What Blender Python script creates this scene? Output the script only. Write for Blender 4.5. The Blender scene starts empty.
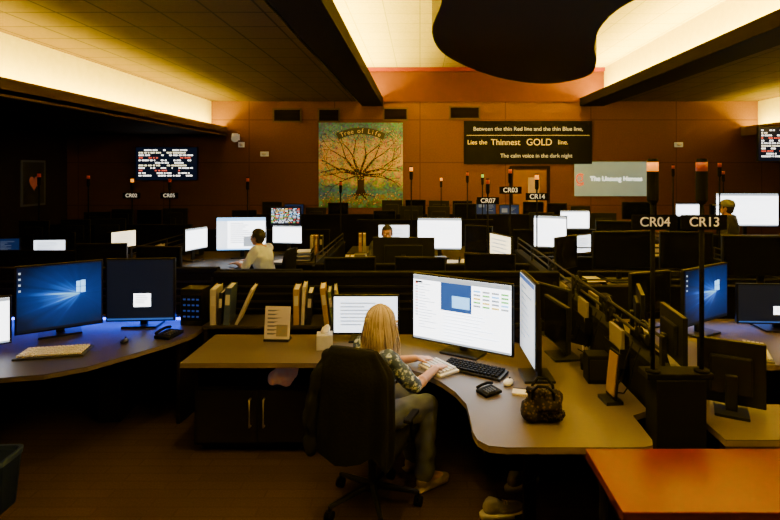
import bpy,bmesh,math,random
from mathutils import Vector,Matrix,noise
random.seed(7)
sc=bpy.context.scene
COL=sc.collection
R=math.radians
# ---------------------------------------------------------------- materials
_m={}
def M(name,c,rough=.6,metal=0,em=0,var=.12,scale=9,bump=0.0,c2=None,spec=.5):
    if name in _m: return _m[name]
    m=bpy.data.materials.new(name); m.use_nodes=True
    nt=m.node_tree; N=nt.nodes; L=nt.links
    b=N['Principled BSDF']
    tc=N.new('ShaderNodeTexCoord'); nz=N.new('ShaderNodeTexNoise'); nz.inputs['Scale'].default_value=scale
    nz.inputs['Detail'].default_value=4
    L.new(tc.outputs['Object'],nz.inputs['Vector'])
    mx=N.new('ShaderNodeMix'); mx.data_type='RGBA'
    a=[max(0,k*(1-var)) for k in c]; d=[k*(1+var) for k in (c2 or c)]
    mx.inputs['A'].default_value=(*a,1); mx.inputs['B'].default_value=(*d,1)
    L.new(nz.outputs['Fac'],mx.inputs['Factor']); L.new(mx.outputs['Result'],b.inputs['Base Color'])
    b.inputs['Roughness'].default_value=rough; b.inputs['Metallic'].default_value=metal
    b.inputs['Specular IOR Level'].default_value=spec
    if em>0:
        L.new(mx.outputs['Result'],b.inputs['Emission Color']); b.inputs['Emission Strength'].default_value=em
    if bump>0:
        bp=N.new('ShaderNodeBump'); bp.inputs['Strength'].default_value=bump; bp.inputs['Distance'].default_value=.01
        L.new(nz.outputs['Fac'],bp.inputs['Height']); L.new(bp.outputs['Normal'],b.inputs['Normal'])
    _m[name]=m; return m
def MT(name,c,line,sx,sy,rough=.8,coord=(0,1),lw=.02,offset=0.0,bump=.2,nscale=30,v2=.78,var=.25,spec=.3):
    """tile / plank grid material"""
    if name in _m: return _m[name]
    m=M(name,c,rough,var=var,scale=nscale,bump=0,spec=spec)
    nt=m.node_tree; N=nt.nodes; L=nt.links; b=N['Principled BSDF']
    tc=N.new('ShaderNodeTexCoord'); sp=N.new('ShaderNodeSeparateXYZ'); cb=N.new('ShaderNodeCombineXYZ')
    L.new(tc.outputs['Object'],sp.inputs[0])
    L.new(sp.outputs[coord[0]],cb.inputs[0]); L.new(sp.outputs[coord[1]],cb.inputs[1])
    br=N.new('ShaderNodeTexBrick'); br.offset=offset; br.inputs['Scale'].default_value=1
    br.inputs['Brick Width'].default_value=sx; br.inputs['Row Height'].default_value=sy
    br.inputs['Mortar Size'].default_value=lw/2; br.inputs['Bias'].default_value=0
    br.inputs['Color1'].default_value=(1,1,1,1); br.inputs['Color2'].default_value=(v2,v2,v2,1)
    br.inputs['Mortar'].default_value=(*line,1)
    L.new(cb.outputs[0],br.inputs['Vector'])
    src=b.inputs['Base Color'].links[0].from_socket
    mx=N.new('ShaderNodeMix'); mx.data_type='RGBA'; mx.blend_type='MULTIPLY'; mx.inputs['Factor'].default_value=1
    L.new(src,mx.inputs['A']); L.new(br.outputs['Color'],mx.inputs['B']); L.new(mx.outputs['Result'],b.inputs['Base Color'])
    return m
BLK=M('black plastic',(.008,.008,.009),.45,var=.2,spec=.3)
BLK2=M('matte black',(.005,.0047,.0045),.8,var=.2,spec=.10)
DGR=M('dark fabric panel',(.006,.0052,.0045),.95,var=.3,scale=80,bump=.2,spec=.08)
SLAT=M('dark slat metal',(.012,.0105,.009),.6,spec=.2)
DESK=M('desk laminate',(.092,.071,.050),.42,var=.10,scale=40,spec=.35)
DESKD=M('desk laminate dim',(.028,.022,.017),.5,var=.08,scale=40,spec=.25)  # same laminate as DESK, with dim light put into its colour
EDGE=M('desk edge band',(.17,.13,.085),.5)
CAB=M('cabinet laminate',(.012,.0095,.008),.5,var=.2,spec=.25)
MET=M('brushed metal',(.45,.42,.38),.35,1)
GREY=M('grey plastic',(.13,.125,.12),.5)
WHT=M('white plastic',(.72,.70,.66),.5)
PAPER=M('paper',(.70,.66,.58),.8)
REDT=M('red orange tabletop',(.110,.0085,.005),.36,var=.10,scale=25,spec=.3)
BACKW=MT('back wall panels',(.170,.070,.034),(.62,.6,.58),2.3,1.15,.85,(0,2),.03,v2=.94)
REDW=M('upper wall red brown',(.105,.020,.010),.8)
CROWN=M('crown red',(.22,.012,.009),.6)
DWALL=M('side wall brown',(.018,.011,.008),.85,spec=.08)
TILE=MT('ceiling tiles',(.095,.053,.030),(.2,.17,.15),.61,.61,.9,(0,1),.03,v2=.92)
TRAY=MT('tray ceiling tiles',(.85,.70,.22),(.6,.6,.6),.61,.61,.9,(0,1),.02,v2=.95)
FASC=M('fascia paint',(.14,.09,.025),.8)
BEAM=M('beam paint',(.016,.009,.007),.8,spec=.08)
COVE=M('cove paint',(.90,.76,.10),.9)
CLOUD=M('cloud soffit paint',(.028,.016,.011),.7,spec=.2)
CARPET=MT('carpet planks',(.064,.038,.020),(.72,.68,.65),.5,.09,.95,(0,1),.012,.37,nscale=90,v2=.80,var=.55,spec=.1)
BLUEEM=M('blue led',(.03,.08,1.0),.5,em=16,var=0)
AMBER=M('amber lens',(1,.30,.01),.3,em=1.5,var=.02)
AMBF=M('amber lens small',(1,.32,.01),.3,em=1.8,var=.02)
REDL=M('red lens',(.35,.03,.01),.3,em=.25,var=.05)
REDD=M('dark orange lens',(.30,.05,.01),.3,em=.25,var=.05)
GREENL=M('green lens',(.35,.75,.15),.3,em=.8,var=.05)
def E(key,c,s): return M('glow '+key,c,.5,em=s,var=.03)
SW=E('white',(.90,.94,1),5.5); SW2=E('pale',(.70,.78,.90),3.4); SWW=E('warm white',(1,.86,.52),3.0); SW3=E('dim pale',(.62,.72,.88),1.3)
SB=E('blue',(.02,.08,.34),1.3); SBL=E('light blue',(.20,.52,1),3.0); SDK=E('dark navy',(.004,.008,.022),.6)
SBD=E('dim blue',(.006,.02,.09),.7)
SG=E('grey ui',(.35,.42,.52),1.8); SR=E('red ui',(.9,.1,.05),1.6); SGR=E('green ui',(.2,.75,.2),1.5); SY=E('yellow ui',(.95,.7,.15),1.8); SGD=E('dark grey ui',(.12,.15,.22),.8)
STX=E('board text',(1,.95,.88),3.8)
def wall_mat():
    m=bpy.data.materials.new('desktop wallpaper'); m.use_nodes=True; nt=m.node_tree;N=nt.nodes;L=nt.links
    b=N['Principled BSDF']; b.inputs['Base Color'].default_value=(.005,.01,.03,1); b.inputs['Roughness'].default_value=.3
    tc=N.new('ShaderNodeTexCoord'); mp=N.new('ShaderNodeMapping'); mp.vector_type='POINT'
    mp.inputs['Location'].default_value=(-.74,0,-.62); mp.inputs['Scale'].default_value=(1,0,1.2)
    L.new(tc.outputs['Generated'],mp.inputs['Vector'])
    g=N.new('ShaderNodeTexGradient'); g.gradient_type='SPHERICAL'; L.new(mp.outputs[0],g.inputs[0])
    sp=N.new('ShaderNodeSeparateXYZ'); L.new(mp.outputs[0],sp.inputs[0])
    at=N.new('ShaderNodeMath'); at.operation='ARCTAN2'; L.new(sp.outputs[2],at.inputs[0]); L.new(sp.outputs[0],at.inputs[1])
    ab=N.new('ShaderNodeMath'); ab.operation='ABSOLUTE'; L.new(at.outputs[0],ab.inputs[0])
    nz=N.new('ShaderNodeTexNoise'); nz.noise_dimensions='1D'; nz.inputs['Scale'].default_value=4.5; nz.inputs['Detail'].default_value=2; L.new(at.outputs[0],nz.inputs['W'])
    mr=N.new('ShaderNodeMapRange'); mr.inputs['From Min'].default_value=1.6; mr.inputs['From Max'].default_value=3.1; mr.inputs['To Min'].default_value=.25; mr.inputs['To Max'].default_value=1.5; L.new(ab.outputs[0],mr.inputs['Value'])
    m1=N.new('ShaderNodeMath'); m1.operation='MULTIPLY'; L.new(nz.outputs['Fac'],m1.inputs[0]); L.new(mr.outputs[0],m1.inputs[1])
    m2=N.new('ShaderNodeMath'); m2.operation='MULTIPLY_ADD'; L.new(m1.outputs[0],m2.inputs[0]); m2.inputs[1].default_value=.75; m2.inputs[2].default_value=.46
    m3=N.new('ShaderNodeMath'); m3.operation='MULTIPLY'; L.new(m2.outputs[0],m3.inputs[0]); L.new(g.outputs['Fac'],m3.inputs[1])
    cr=N.new('ShaderNodeValToRGB'); cr.color_ramp.elements[0].color=(.001,.004,.02,1); cr.color_ramp.elements[0].position=.15
    cr.color_ramp.elements[1].color=(.25,.65,1,1); cr.color_ramp.elements[1].position=.98
    e=cr.color_ramp.elements.new(.5); e.color=(.003,.025,.16,1)
    e=cr.color_ramp.elements.new(.74); e.color=(.012,.11,.55,1)
    L.new(m3.outputs[0],cr.inputs[0]); L.new(cr.outputs[0],b.inputs['Emission Color']); b.inputs['Emission Strength'].default_value=1.6
    return m
WALLP=wall_mat()
# ---------------------------------------------------------------- mesh builder
class MB:
    def __init__(s): s.bm=bmesh.new()
    def _x(s,vs,mat):
        bmesh.ops.transform(s.bm,matrix=mat,verts=vs)
    def box(s,c,size,rz=0,bev=0,rx=0,ry=0,mi=0):
        r=bmesh.ops.create_cube(s.bm,size=1); vs=r['verts']
        s._x(vs,Matrix.Diagonal((*size,1)))
        if bev>0:
            es=list({e for v in vs for e in v.link_edges})
            rr=bmesh.ops.bevel(s.bm,geom=es,offset=bev,segments=2,affect='EDGES',profile=.6)
            vs=list({v for f in rr['faces'] for v in f.verts}|{v for v in vs if v.is_valid})
        s._x(vs,Matrix.Translation(c)@Matrix.Rotation(rz,4,'Z')@Matrix.Rotation(rx,4,'X')@Matrix.Rotation(ry,4,'Y'))
        if mi:
            for f in {f for v in vs for f in v.link_faces}: f.material_index=mi
        return s
    def cyl(s,p0,p1,r0,r1=None,seg=12):
        p0=Vector(p0);p1=Vector(p1); d=p1-p0
        if d.length<1e-6: return s
        r=bmesh.ops.create_cone(s.bm,cap_ends=True,segments=seg,radius1=r0,radius2=(r0 if r1 is None else r1),depth=d.length)
        s._x(r['verts'],Matrix.Translation((p0+p1)/2)@d.to_track_quat('Z','Y').to_matrix().to_4x4()); return s
    def sph(s,c,r,u=14,v=9,rot=None):
        if not hasattr(r,'__len__'): r=(r,r,r)
        q=bmesh.ops.create_uvsphere(s.bm,u_segments=u,v_segments=v,radius=1)
        mt=Matrix.Translation(c)@(rot.to_4x4() if rot else Matrix.Identity(4))@Matrix.Diagonal((*r,1))
        s._x(q['verts'],mt); return s
    def prism(s,pts,z0,z1):
        a=[s.bm.verts.new((x,y,z0)) for x,y in pts]; b=[s.bm.verts.new((x,y,z1)) for x,y in pts]
        n=len(pts)
        fs=[s.bm.faces.new(a[::-1]),s.bm.faces.new(b)]
        for i in range(n): fs.append(s.bm.faces.new((a[i],a[(i+1)%n],b[(i+1)%n],b[i])))
        bmesh.ops.recalc_face_normals(s.bm,faces=fs); return s
    def quad(s,pts,mi=0):
        f=s.bm.faces.new([s.bm.verts.new(p) for p in pts]); f.material_index=mi; return s
    def tube(s,pts,r,seg=8,r1=None,mi=0):
        n=len(pts)
        pts=[Vector(p) for p in pts]; rings=[]
        for i,p in enumerate(pts):
            d=(pts[min(i+1,n-1)]-pts[max(i-1,0)]).normalized(); q=d.to_track_quat('Z','Y')
            rr=r if r1 is None else r+(r1-r)*i/(n-1)
            rings.append([s.bm.verts.new(p+q@Vector((math.cos(a*2*math.pi/seg)*rr,math.sin(a*2*math.pi/seg)*rr,0))) for a in range(seg)])
        fs=[]
        for i in range(n-1):
            for k in range(seg): fs.append(s.bm.faces.new((rings[i][k],rings[i][(k+1)%seg],rings[i+1][(k+1)%seg],rings[i+1][k])))
        fs.append(s.bm.faces.new(rings[0][::-1])); fs.append(s.bm.faces.new(rings[-1]))
        bmesh.ops.recalc_face_normals(s.bm,faces=fs)
        if mi:
            for f in fs: f.material_index=mi
        return s
    def loft(s,rings,seg=18,p=2.0):
        rs=[]
        for cx,cy,cz,rx,ry in rings:
            row=[]
            for k in range(seg):
                a=k*2*math.pi/seg; c=math.cos(a); q=math.sin(a)
                row.append(s.bm.verts.new((cx+rx*math.copysign(abs(c)**(2/p),c),cy+ry*math.copysign(abs(q)**(2/p),q),cz)))
            rs.append(row)
        fs=[]
        for i in range(len(rs)-1):
            for k in range(seg): fs.append(s.bm.faces.new((rs[i][k],rs[i][(k+1)%seg],rs[i+1][(k+1)%seg],rs[i+1][k])))
        fs.append(s.bm.faces.new(rs[0][::-1])); fs.append(s.bm.faces.new(rs[-1]))
        bmesh.ops.recalc_face_normals(s.bm,faces=fs); return s
    def limb(s,pts,rads,seg=14):
        for i in range(len(pts)-1): s.cyl(pts[i],pts[i+1],rads[i],rads[i+1],seg)
        for p,r in zip(pts,rads): s.sph(p,r,12,8)
        return s
    def obj(s,name,mat,parent=None,smooth=False,bevel=0,loc=None,rot=None):
        me=bpy.data.meshes.new(name); s.bm.to_mesh(me); s.bm.free()
        for m in (mat if isinstance(mat,(list,tuple)) else [mat]): me.materials.append(m)
        o=bpy.data.objects.new(name,me); COL.objects.link(o)
        if smooth:
            for f in me.polygons: f.use_smooth=True
        if parent: o.parent=parent
        if loc: o.location=loc
        if rot: o.rotation_euler=rot
        return o
def tag(o,label,cat,group=None,kind=None):
    if label: o['label']=label
    if cat: o['category']=cat
    if group: o['group']=group
    if kind: o['kind']=kind
    return o
def thing(name,label,cat,loc=(0,0,0),rz=0,group=None):
    e=bpy.data.objects.new(name,None); e.empty_display_size=.1; COL.objects.link(e)
    e.location=loc; e.rotation_euler=(0,0,rz); return tag(e,label,cat,group)
def struct(o): o['kind']='structure'; return o
def text(s,size,mat,parent,loc,rot=(R(90),0,0),align='CENTER',name='lettering',ext=.002):
    cu=bpy.data.curves.new('t','FONT'); cu.body=s; cu.size=size; cu.align_x=align; cu.align_y='CENTER'; cu.extrude=ext
    o=bpy.data.objects.new('t',cu)
    me=o.to_mesh(); me2=bpy.data.meshes.new(name); b=bmesh.new(); b.from_mesh(me); b.to_mesh(me2); b.free(); o.to_mesh_clear()
    bpy.data.objects.remove(o); me2.materials.clear(); me2.materials.append(mat)
    for p in me2.polygons: p.material_index=0
    n=bpy.data.objects.new(name,me2); COL.objects.link(n); n.parent=parent; n.location=loc; n.rotation_euler=rot
    return n
def fuse(mb,name,mat,parent,vox=.009,it=3,keep=None,disp=0):
    o=mb.obj('tmp',mat)
    r=o.modifiers.new('r','REMESH'); r.mode='VOXEL'; r.voxel_size=vox
    if it:
        q=o.modifiers.new('s','SMOOTH'); q.factor=.5; q.iterations=it
    bpy.context.view_layer.update()
    me=bpy.data.meshes.new_from_object(o.evaluated_get(bpy.context.evaluated_depsgraph_get()))
    bpy.data.objects.remove(o)
    if disp:
        for v in me.vertices:
            v.co+=v.normal*noise.noise(v.co*14)*disp
    if keep:
        bm=bmesh.new(); bm.from_mesh(me)
        bmesh.ops.delete(bm,geom=[f for f in bm.faces if not keep(f.calc_center_median())],context='FACES')
        bm.to_mesh(me); bm.free()
    me.materials.clear(); me.materials.append(mat); me.name=name
    for f in me.polygons: f.use_smooth=True
    n=bpy.data.objects.new(name,me); COL.objects.link(n); n.parent=parent; return n
SK=M('skin',(.52,.27,.16),.5,var=.06)
# ---------------------------------------------------------------- people
def hand(b,w,hd,side,thumb,curl=.5):
    hd=Vector(hd).normalized(); up=Vector((0,0,1)); sd=hd.cross(up).normalized()*1.0
    rot=Matrix((sd,hd,sd.cross(hd))).transposed()
    b.sph(w+hd*.045,(.040,.052,.017),14,9,rot)
    for i,(o,l) in enumerate([(-.030,.066),(-.010,.078),(.011,.072),(.031,.056)]):
        o*=-thumb
        p=w+hd*.078+sd*o; d=(hd+sd*o*2.2).normalized(); ang=-.15; pts=[p]
        for k,fr in enumerate((.45,.32,.23)):
            ang+=curl*(.35+.3*k)*.9
            pts.append(pts[-1]+(d*math.cos(ang)-up*math.sin(ang))*l*fr)
        b.limb(pts,[.0098,.0092,.0085,.0078],8)
    p=w+hd*.022+sd*.028*thumb
    b.limb([p,p+(hd*.6+sd*.8*thumb)*.032,p+(hd*.6+sd*.8*thumb)*.032+(hd*.9+sd*.25*thumb-up*.3)*.03],[.0125,.011,.0085],8)
def person(label,O,d,J,shirt,trouser,hair,hairstyle,sleeve=.9,fem=False,vox=.0075,shoe=BLK2,headyaw=0,cap=None,group=None,dz=0):
    t=thing('person',label,'person',(O[0],O[1],0),math.atan2(d[1],d[0])-math.pi/2,group)
    V=lambda k: Vector((J[k][1],J[k][0],J[k][2]))
    k_=.92 if fem else 1.0
    pe,wa,cs,nk,hd=V('pelvis'),V('waist'),V('chest'),V('neck'),V('head')
    def torso(b,g,top=True):
        sh=(V('shR')+V('shL'))/2
        rows=[(pe.x,pe.y,pe.z-.10,.13*k_+g,.105+g),(pe.x,pe.y,pe.z-.03,.172+g,.125+g),(pe.x,pe.y,pe.z+.04,.168+g,.120+g),(wa.x,wa.y,wa.z,.145*k_+g,.108+g),(cs.x,cs.y,cs.z-.06,.158*k_+g,.118+g),(cs.x,cs.y,cs.z+.02,.170*k_+g,.115+g),(sh.x,sh.y,sh.z+.0,.165*k_+g,.082+g),(sh.x*.5+nk.x*.5,sh.y*.5+nk.y*.5,sh.z+.045,.105*k_+g*.6,.062+g*.5),(nk.x,nk.y,nk.z+.01,.055+g*.4,.055+g*.4)]
        b.loft(rows,22,2.3)
    b=MB(); torso(b,0)
    hy=headyaw; Rz=Matrix.Rotation(hy,3,'Z')
    H=lambda x,y,z: hd+Rz@Vector((x,y,z))
    b.limb([nk-Vector((0,.0,.03)),hd+Vector((0,-.015,-.06))],[.058*k_,.050*k_])
    b.sph(H(0,-.012,.022),(.076,.094,.098),20,14,Rz)
    b.sph(H(0,.022,-.035),(.060,.066,.078),18,12,Rz)
    b.sph(H(0,.052,-.088),(.028,.026,.024),12,8,Rz)
    b.sph(H(0,.080,.018),(.05,.016,.014),12,8,Rz)
    b.cyl(H(0,.084,.006),H(0,.106,-.032),.008,.013,10); b.sph(H(0,.102,-.034),(.016,.014,.012),10,8,Rz)
    for s in(-1,1):
        b.sph(H(s*.036,.064,-.028),(.022,.020,.022),10,8,Rz)
        b.sph(H(s*.079,-.005,-.010),(.010,.020,.032),10,8,Rz)
    b.sph(H(0,.080,-.060),(.024,.014,.012),10,8,Rz)
    for S,s in(('R',1),('L',-1)):
        b.limb([V('sh'+S),V('el'+S),V('wr'+S)],[.052*k_,.041*k_,.027*k_])
        m=V('el'+S).lerp(V('wr'+S),.3); b.sph(m,.041*k_)
        hdv=V('hd'+S)-V('wr'+S); hand(b,V('wr'+S),hdv,s,-s,J.get('curl',.6))
        b.limb([V('hip'+S),V('kn'+S),V('an'+S)],[.088,.060,.040]); b.sph(V('kn'+S).lerp(V('an'+S),.28)+Vector((0,-.012,0)),.056)
        b.limb([V('an'+S),V('an'+S)+Vector((s*.01,.12,-.045))],[.036,.03])
    fuse(b,'body',SK,t,vox,3)
    b=MB(); torso(b,.014)
    for S in 'RL':
        a,e,w=V('sh'+S),V('el'+S),V('wr'+S)
        if sleeve<=1: b.limb([a,a.lerp(e,sleeve)],[.066*k_,.058*k_])
        else: b.limb([a,e,e.lerp(w,sleeve-1)],[.066*k_,.056*k_,.040*k_])
    fuse(b,'shirt',shirt,t,.010,3,disp=.014)
    b=MB()
    b.loft([(pe.x,pe.y,pe.z-.115,.15,.12),(pe.x,pe.y,pe.z-.03,.184,.138),(pe.x,pe.y,pe.z+.03,.176,.13)],20,2.3)
    for S in 'RL':
        b.limb([V('hip'+S),V('kn'+S),V('kn'+S).lerp(V('an'+S),.95)],[.100,.076,.064])
    fuse(b,'trousers',trouser,t,.012,3,disp=.016)
    for S,s in(('R',1),('L',-1)):
        a=V('an'+S); b=MB(); b.sph((a.x,a.y-.01,a.z-.035),(.042,.055,.045)); b.sph((a.x+s*.01,a.y+.10,a.z-.052),(.046,.095,.030)); b.box((a.x+s*.006,a.y+.05,a.z-.078),(.075,.24,.016),bev=.007)
        fuse(b,'shoe',shoe,t,.009,2)
    for s in(-1,1):
        MB().sph(H(s*.031,.079,.000),(.013,.011,.009),12,8,Rz).obj('eye',WHT,t,True)
        MB().sph(H(s*.031,.0885,.000),(.0055,.003,.0055),10,6,Rz).obj('iris',BLK2,t,True)
        MB().tube([H(s*.015,.094,.020),H(s*.033,.092,.025),H(s*.052,.078,.018)],.0035,6).obj('eyebrow',hair,t,True)
    MB().sph(H(0,.092,-.060),(.021,.007,.0065),12,6,Rz).obj('lips',M('lips',(.45,.13,.10),.5),t,True)
    b=MB()
    inv=Matrix.Rotation(-hy,3,'Z')
    def keep(c):
        q=inv@(c-hd)
        return not(q.y>.035 and q.z<.062) and not (q.z<-.01 and q.y>.0 and hairstyle!='long')
    b.sph(H(0,-.016,.030),(.086,.104,.104),22,14,Rz)
    if hairstyle=='long':
        b.loft([tuple(H(0,-.055,-.24))+(.07,.03),tuple(H(0,-.070,-.18))+(.100,.045),tuple(H(0,-.065,-.10))+(.108,.065),tuple(H(0,-.045,.0))+(.096,.083),tuple(H(0,-.03,.05))+(.083,.083)],20)
    else: b.sph(H(0,-.045,-.03),(.074,.062,.06),16,10,Rz)
    fuse(b,'hair',hair,t,.009,2,keep=keep,disp=.006)
    if hairstyle=='long':
        b=MB(); rnd=random.Random(2)
        for i in range(380):
            a=R(rnd.uniform(-134,134)); ph=rnd.uniform(0,6); pts=[]; L_=rnd.uniform(.22,.38); fl=rnd.uniform(.0,.050); wv=rnd.uniform(.002,.009)
            for k in range(14):
                f=k/13
                if f<.36:
                    th=f/.36*math.pi/2; x=math.sin(a)*.090*math.sin(th); y=-math.cos(a)*.106*math.sin(th)-.016; z_=.030+.110*math.cos(th)
                else:
                    g=(f-.36)/.64; x=math.sin(a)*(.090+.024*math.sin(g*2.4)+fl*g)+wv*math.sin(g*7+ph)*g**.5; y=-math.cos(a)*(.106+.024*math.sin(g*3)-.018*g)-.016+wv*math.cos(g*7+ph)*g**.5; z_=.030-L_*g
                pts.append(H(x,y,z_))
            b.tube(pts,rnd.uniform(.0025,.0042),5,.0012,mi=rnd.choice([0,1,1,2]))
        b.obj('hair_strands',[hair,M('pale blond hair',(.56,.44,.30),.5,var=.1,scale=60),M('dark blond hair',(.20,.14,.08),.55,var=.1,scale=60)],t,True)
    if cap:
        b=MB(); b.loft([tuple(H(0,-.014,.025))+(.094,.112),tuple(H(0,-.014,.08))+(.091,.107),tuple(H(0,-.014,.118))+(.070,.085),tuple(H(0,-.014,.138))+(.03,.035),tuple(H(0,-.014,.142))+(.01,.01)],24); b.sph(H(0,.13,.040),(.065,.07,.008),14,6,Rz); b.obj('cap',cap,t,True)
    return t
def floral():
    m=M('floral blouse',(.06,.075,.12),.8)
    nt=m.node_tree;N=nt.nodes;L=nt.links;b=N['Principled BSDF']
    tc=N.new('ShaderNodeTexCoord'); v=N.new('ShaderNodeTexVoronoi'); v.inputs['Scale'].default_value=34; 
    nz=N.new('ShaderNodeTexNoise'); nz.inputs['Scale'].default_value=40; ad=N.new('ShaderNodeMix'); ad.data_type='RGBA'; ad.blend_type='ADD'; ad.inputs['Factor'].default_value=.06
    L.new(tc.outputs['Object'],nz.inputs['Vector']); L.new(tc.outputs['Object'],ad.inputs['A']); L.new(nz.outputs['Color'],ad.inputs['B']); L.new(ad.outputs['Result'],v.inputs['Vector'])
    cr=N.new('ShaderNodeValToRGB'); e=cr.color_ramp.elements; e[0].position=.30; e[0].color=(.52,.60,.92,1); e[1].position=.60; e[1].color=(.045,.075,.20,1)
    k=e.new(.44); k.color=(.13,.19,.42,1)
    L.new(v.outputs['Distance'],cr.inputs[0]); L.new(cr.outputs[0],b.inputs['Base Color']); return m
BLOND=M('blond hair',(.34,.25,.15),.5,c2=(.50,.38,.24),var=.1,scale=55)
Jw=dict(pelvis=(0,0,.555),waist=(.03,0,.69),chest=(.075,0,.85),neck=(.115,0,.975),head=(.145,0,1.095),
 shR=(.09,.165,.935),shL=(.09,-.165,.935),elR=(.24,.235,.755),elL=(.25,-.22,.765),wrR=(.47,.13,.785),wrL=(.47,-.10,.785),hdR=(.56,.09,.775),hdL=(.56,-.07,.775),
 hipR=(.02,.09,.535),hipL=(.02,-.09,.535),knR=(.42,.10,.55),knL=(.40,-.12,.55),anR=(.40,.11,.095),anL=(.46,-.12,.095),curl=.5)
person('woman with long wavy blond hair, patterned blouse, typing at console',(-.36,3.28),(.82,.57),Jw,floral(),M('faded grey jeans',(.16,.18,.23),.9,c2=(.09,.105,.14),scale=14,bump=.3),BLOND,'long',.95,True,shoe=M('beige shoes',(.3,.24,.17),.7),headyaw=0)
Js=dict(pelvis=(0,0,.56),waist=(.02,0,.70),chest=(.05,0,.87),neck=(.08,0,1.03),head=(.11,0,1.145),
 shR=(.06,.185,.985),shL=(.06,-.185,.985),elR=(.24,.25,.78),elL=(.25,-.25,.79),wrR=(.47,.14,.785),wrL=(.47,-.14,.785),hdR=(.56,.12,.775),hdL=(.56,-.12,.775),
 hipR=(.02,.09,.535),hipL=(.02,-.09,.535),knR=(.44,.12,.55),knL=(.44,-.12,.55),anR=(.42,.13,.095),anL=(.42,-.13,.095),curl=.5)
Jm=dict(Js); Jm.update(waist=(.02,0,.70),chest=(.06,0,.88),neck=(.10,0,1.03),head=(.14,0,1.145),shR=(.07,.18,.985),shL=(.07,-.18,.985),elR=(.17,.24,.76),elL=(.19,-.23,.76),wrR=(.38,.16,.795),wrL=(.38,-.14,.795),hdR=(.47,.13,.785),hdL=(.47,-.11,.785))
person('man in white shirt seated side-on at console, leaning toward monitors',(-2.17,7.34),(-.97,.24),Jm,M('white shirt',(.72,.80,1.0),.8,em=.03),M('dark trousers',(.03,.03,.035),.9),M('dark hair',(.02,.013,.01),.6),'short',1.0,vox=.009)
person('person with dark hair seated behind monitor, dark shirt',(-.50,7.92),(0.05,-1),Js,M('dark shirt',(.03,.03,.04),.8),M('dark trousers',(.03,.03,.035),.9),M('dark hair',(.02,.013,.01),.6),'short',1.0,vox=.009)
Jt=dict(pelvis=(0,0,.88),waist=(.0,0,1.02),chest=(.01,0,1.20),neck=(.03,0,1.385),head=(.05,0,1.505),
 shR=(.01,.19,1.335),shL=(.01,-.19,1.335),elR=(.0,.25,1.06),elL=(.02,-.25,1.06),wrR=(.18,.22,.93),wrL=(.18,-.22,.93),hdR=(.28,.2,.92),hdL=(.28,-.2,.92),
 hipR=(0,.09,.86),hipL=(0,-.09,.86),knR=(.02,.10,.48),knL=(.02,-.10,.48),anR=(0,.11,.09),anL=(0,-.11,.09),curl=.6)
person('standing man in beige cap and dark shirt facing screens',(4.83,8.10),(-.75,.7),Jt,M('olive shirt',(.04,.04,.035),.8),M('dark trousers',(.03,.03,.035),.9),M('dark hair',(.02,.013,.01),.6),'short',.9,vox=.009,cap=M('beige cap',(.26,.25,.25),.8))
# ---------------------------------------------------------------- room
XL,XR,YB,YF=-9.5,12.0,14.0,-1.6
def sbox(name,x0,x1,y0,y1,z0,z1,mat):
    return struct(MB().box(((x0+x1)/2,(y0+y1)/2,(z0+z1)/2),(x1-x0,y1-y0,z1-z0)).obj(name,mat))
sbox('floor',XL,XR,YF,YB,-.1,0,CARPET)
sbox('wall_back',XL,XR,YB,YB+.12,0,4.15,BACKW)
sbox('wall_back_upper',-1.62,4.97,YB-.02,YB+.12,3.95,4.9,REDW)
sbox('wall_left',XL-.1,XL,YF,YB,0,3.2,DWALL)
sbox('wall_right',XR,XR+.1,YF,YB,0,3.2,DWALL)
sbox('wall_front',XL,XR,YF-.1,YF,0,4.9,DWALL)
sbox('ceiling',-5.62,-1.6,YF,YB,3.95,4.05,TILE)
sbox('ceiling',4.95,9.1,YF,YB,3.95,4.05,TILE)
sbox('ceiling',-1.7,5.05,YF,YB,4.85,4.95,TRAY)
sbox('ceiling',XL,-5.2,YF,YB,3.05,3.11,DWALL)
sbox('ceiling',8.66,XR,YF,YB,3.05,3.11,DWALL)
sbox('trim_1',-5.28,-5.2,YF,YB,3.02,3.26,FASC)
sbox('trim_2',8.64,8.72,YF,YB,3.02,3.26,FASC)
sbox('trim_3',-5.72,-5.62,YF,YB,3.11,3.95,COVE)
sbox('trim_4',9.1,9.2,YF,YB,3.11,3.95,COVE)
sbox('trim_5',-1.56,-1.0,YF,YB,3.82,3.9,BEAM)
sbox('trim_6',-1.08,-1.0,YF,YB,3.9,4.05,BEAM)
sbox('trim_7',-1.7,-1.62,YF,YB,3.95,4.85,COVE)
sbox('trim_8',4.3,4.95,YF,YB,3.82,3.9,BEAM)
sbox('trim_9',4.3,4.38,YF,YB,3.9,4.03,BEAM)
sbox('trim_10',4.95,5.03,YF,YB,3.95,4.85,COVE)
sbox('trim_11',-1.62,4.95,YB-.10,YB-.02,4.75,4.85,CROWN)
sbox('trim_12',-1.62,4.95,YB-.05,YB-.02,3.93,3.98,REDW)
sbox('baseboard_back',XL,XR,YB-.02,YB,0,.12,BLK2)
ctrl=[(.30,3.0),(.10,4.6),(.24,5.6),(.16,7.0),(.42,8.4),(1.2,9.9),(2.1,10.9),(2.9,11.1),(3.3,10.2),(3.02,8.9),(2.62,7.8),(2.32,6.6),(2.36,5.6),(3.0,4.6),(3.5,3.4),(2.6,2.2),(1.2,2.1)]
def smooth_loop(c,n=6):
    out=[];L_=len(c)
    for i in range(L_):
        p0,p1,p2,p3=[Vector(c[(i+k-1)%L_]) for k in range(4)]
        for j in range(n):
            t=j/n
            out.append(tuple(.5*((2*p1)+(-p0+p2)*t+(2*p0-5*p1+4*p2-p3)*t*t+(-p0+3*p1-3*p2+p3)*t**3)))
    return out
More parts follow.
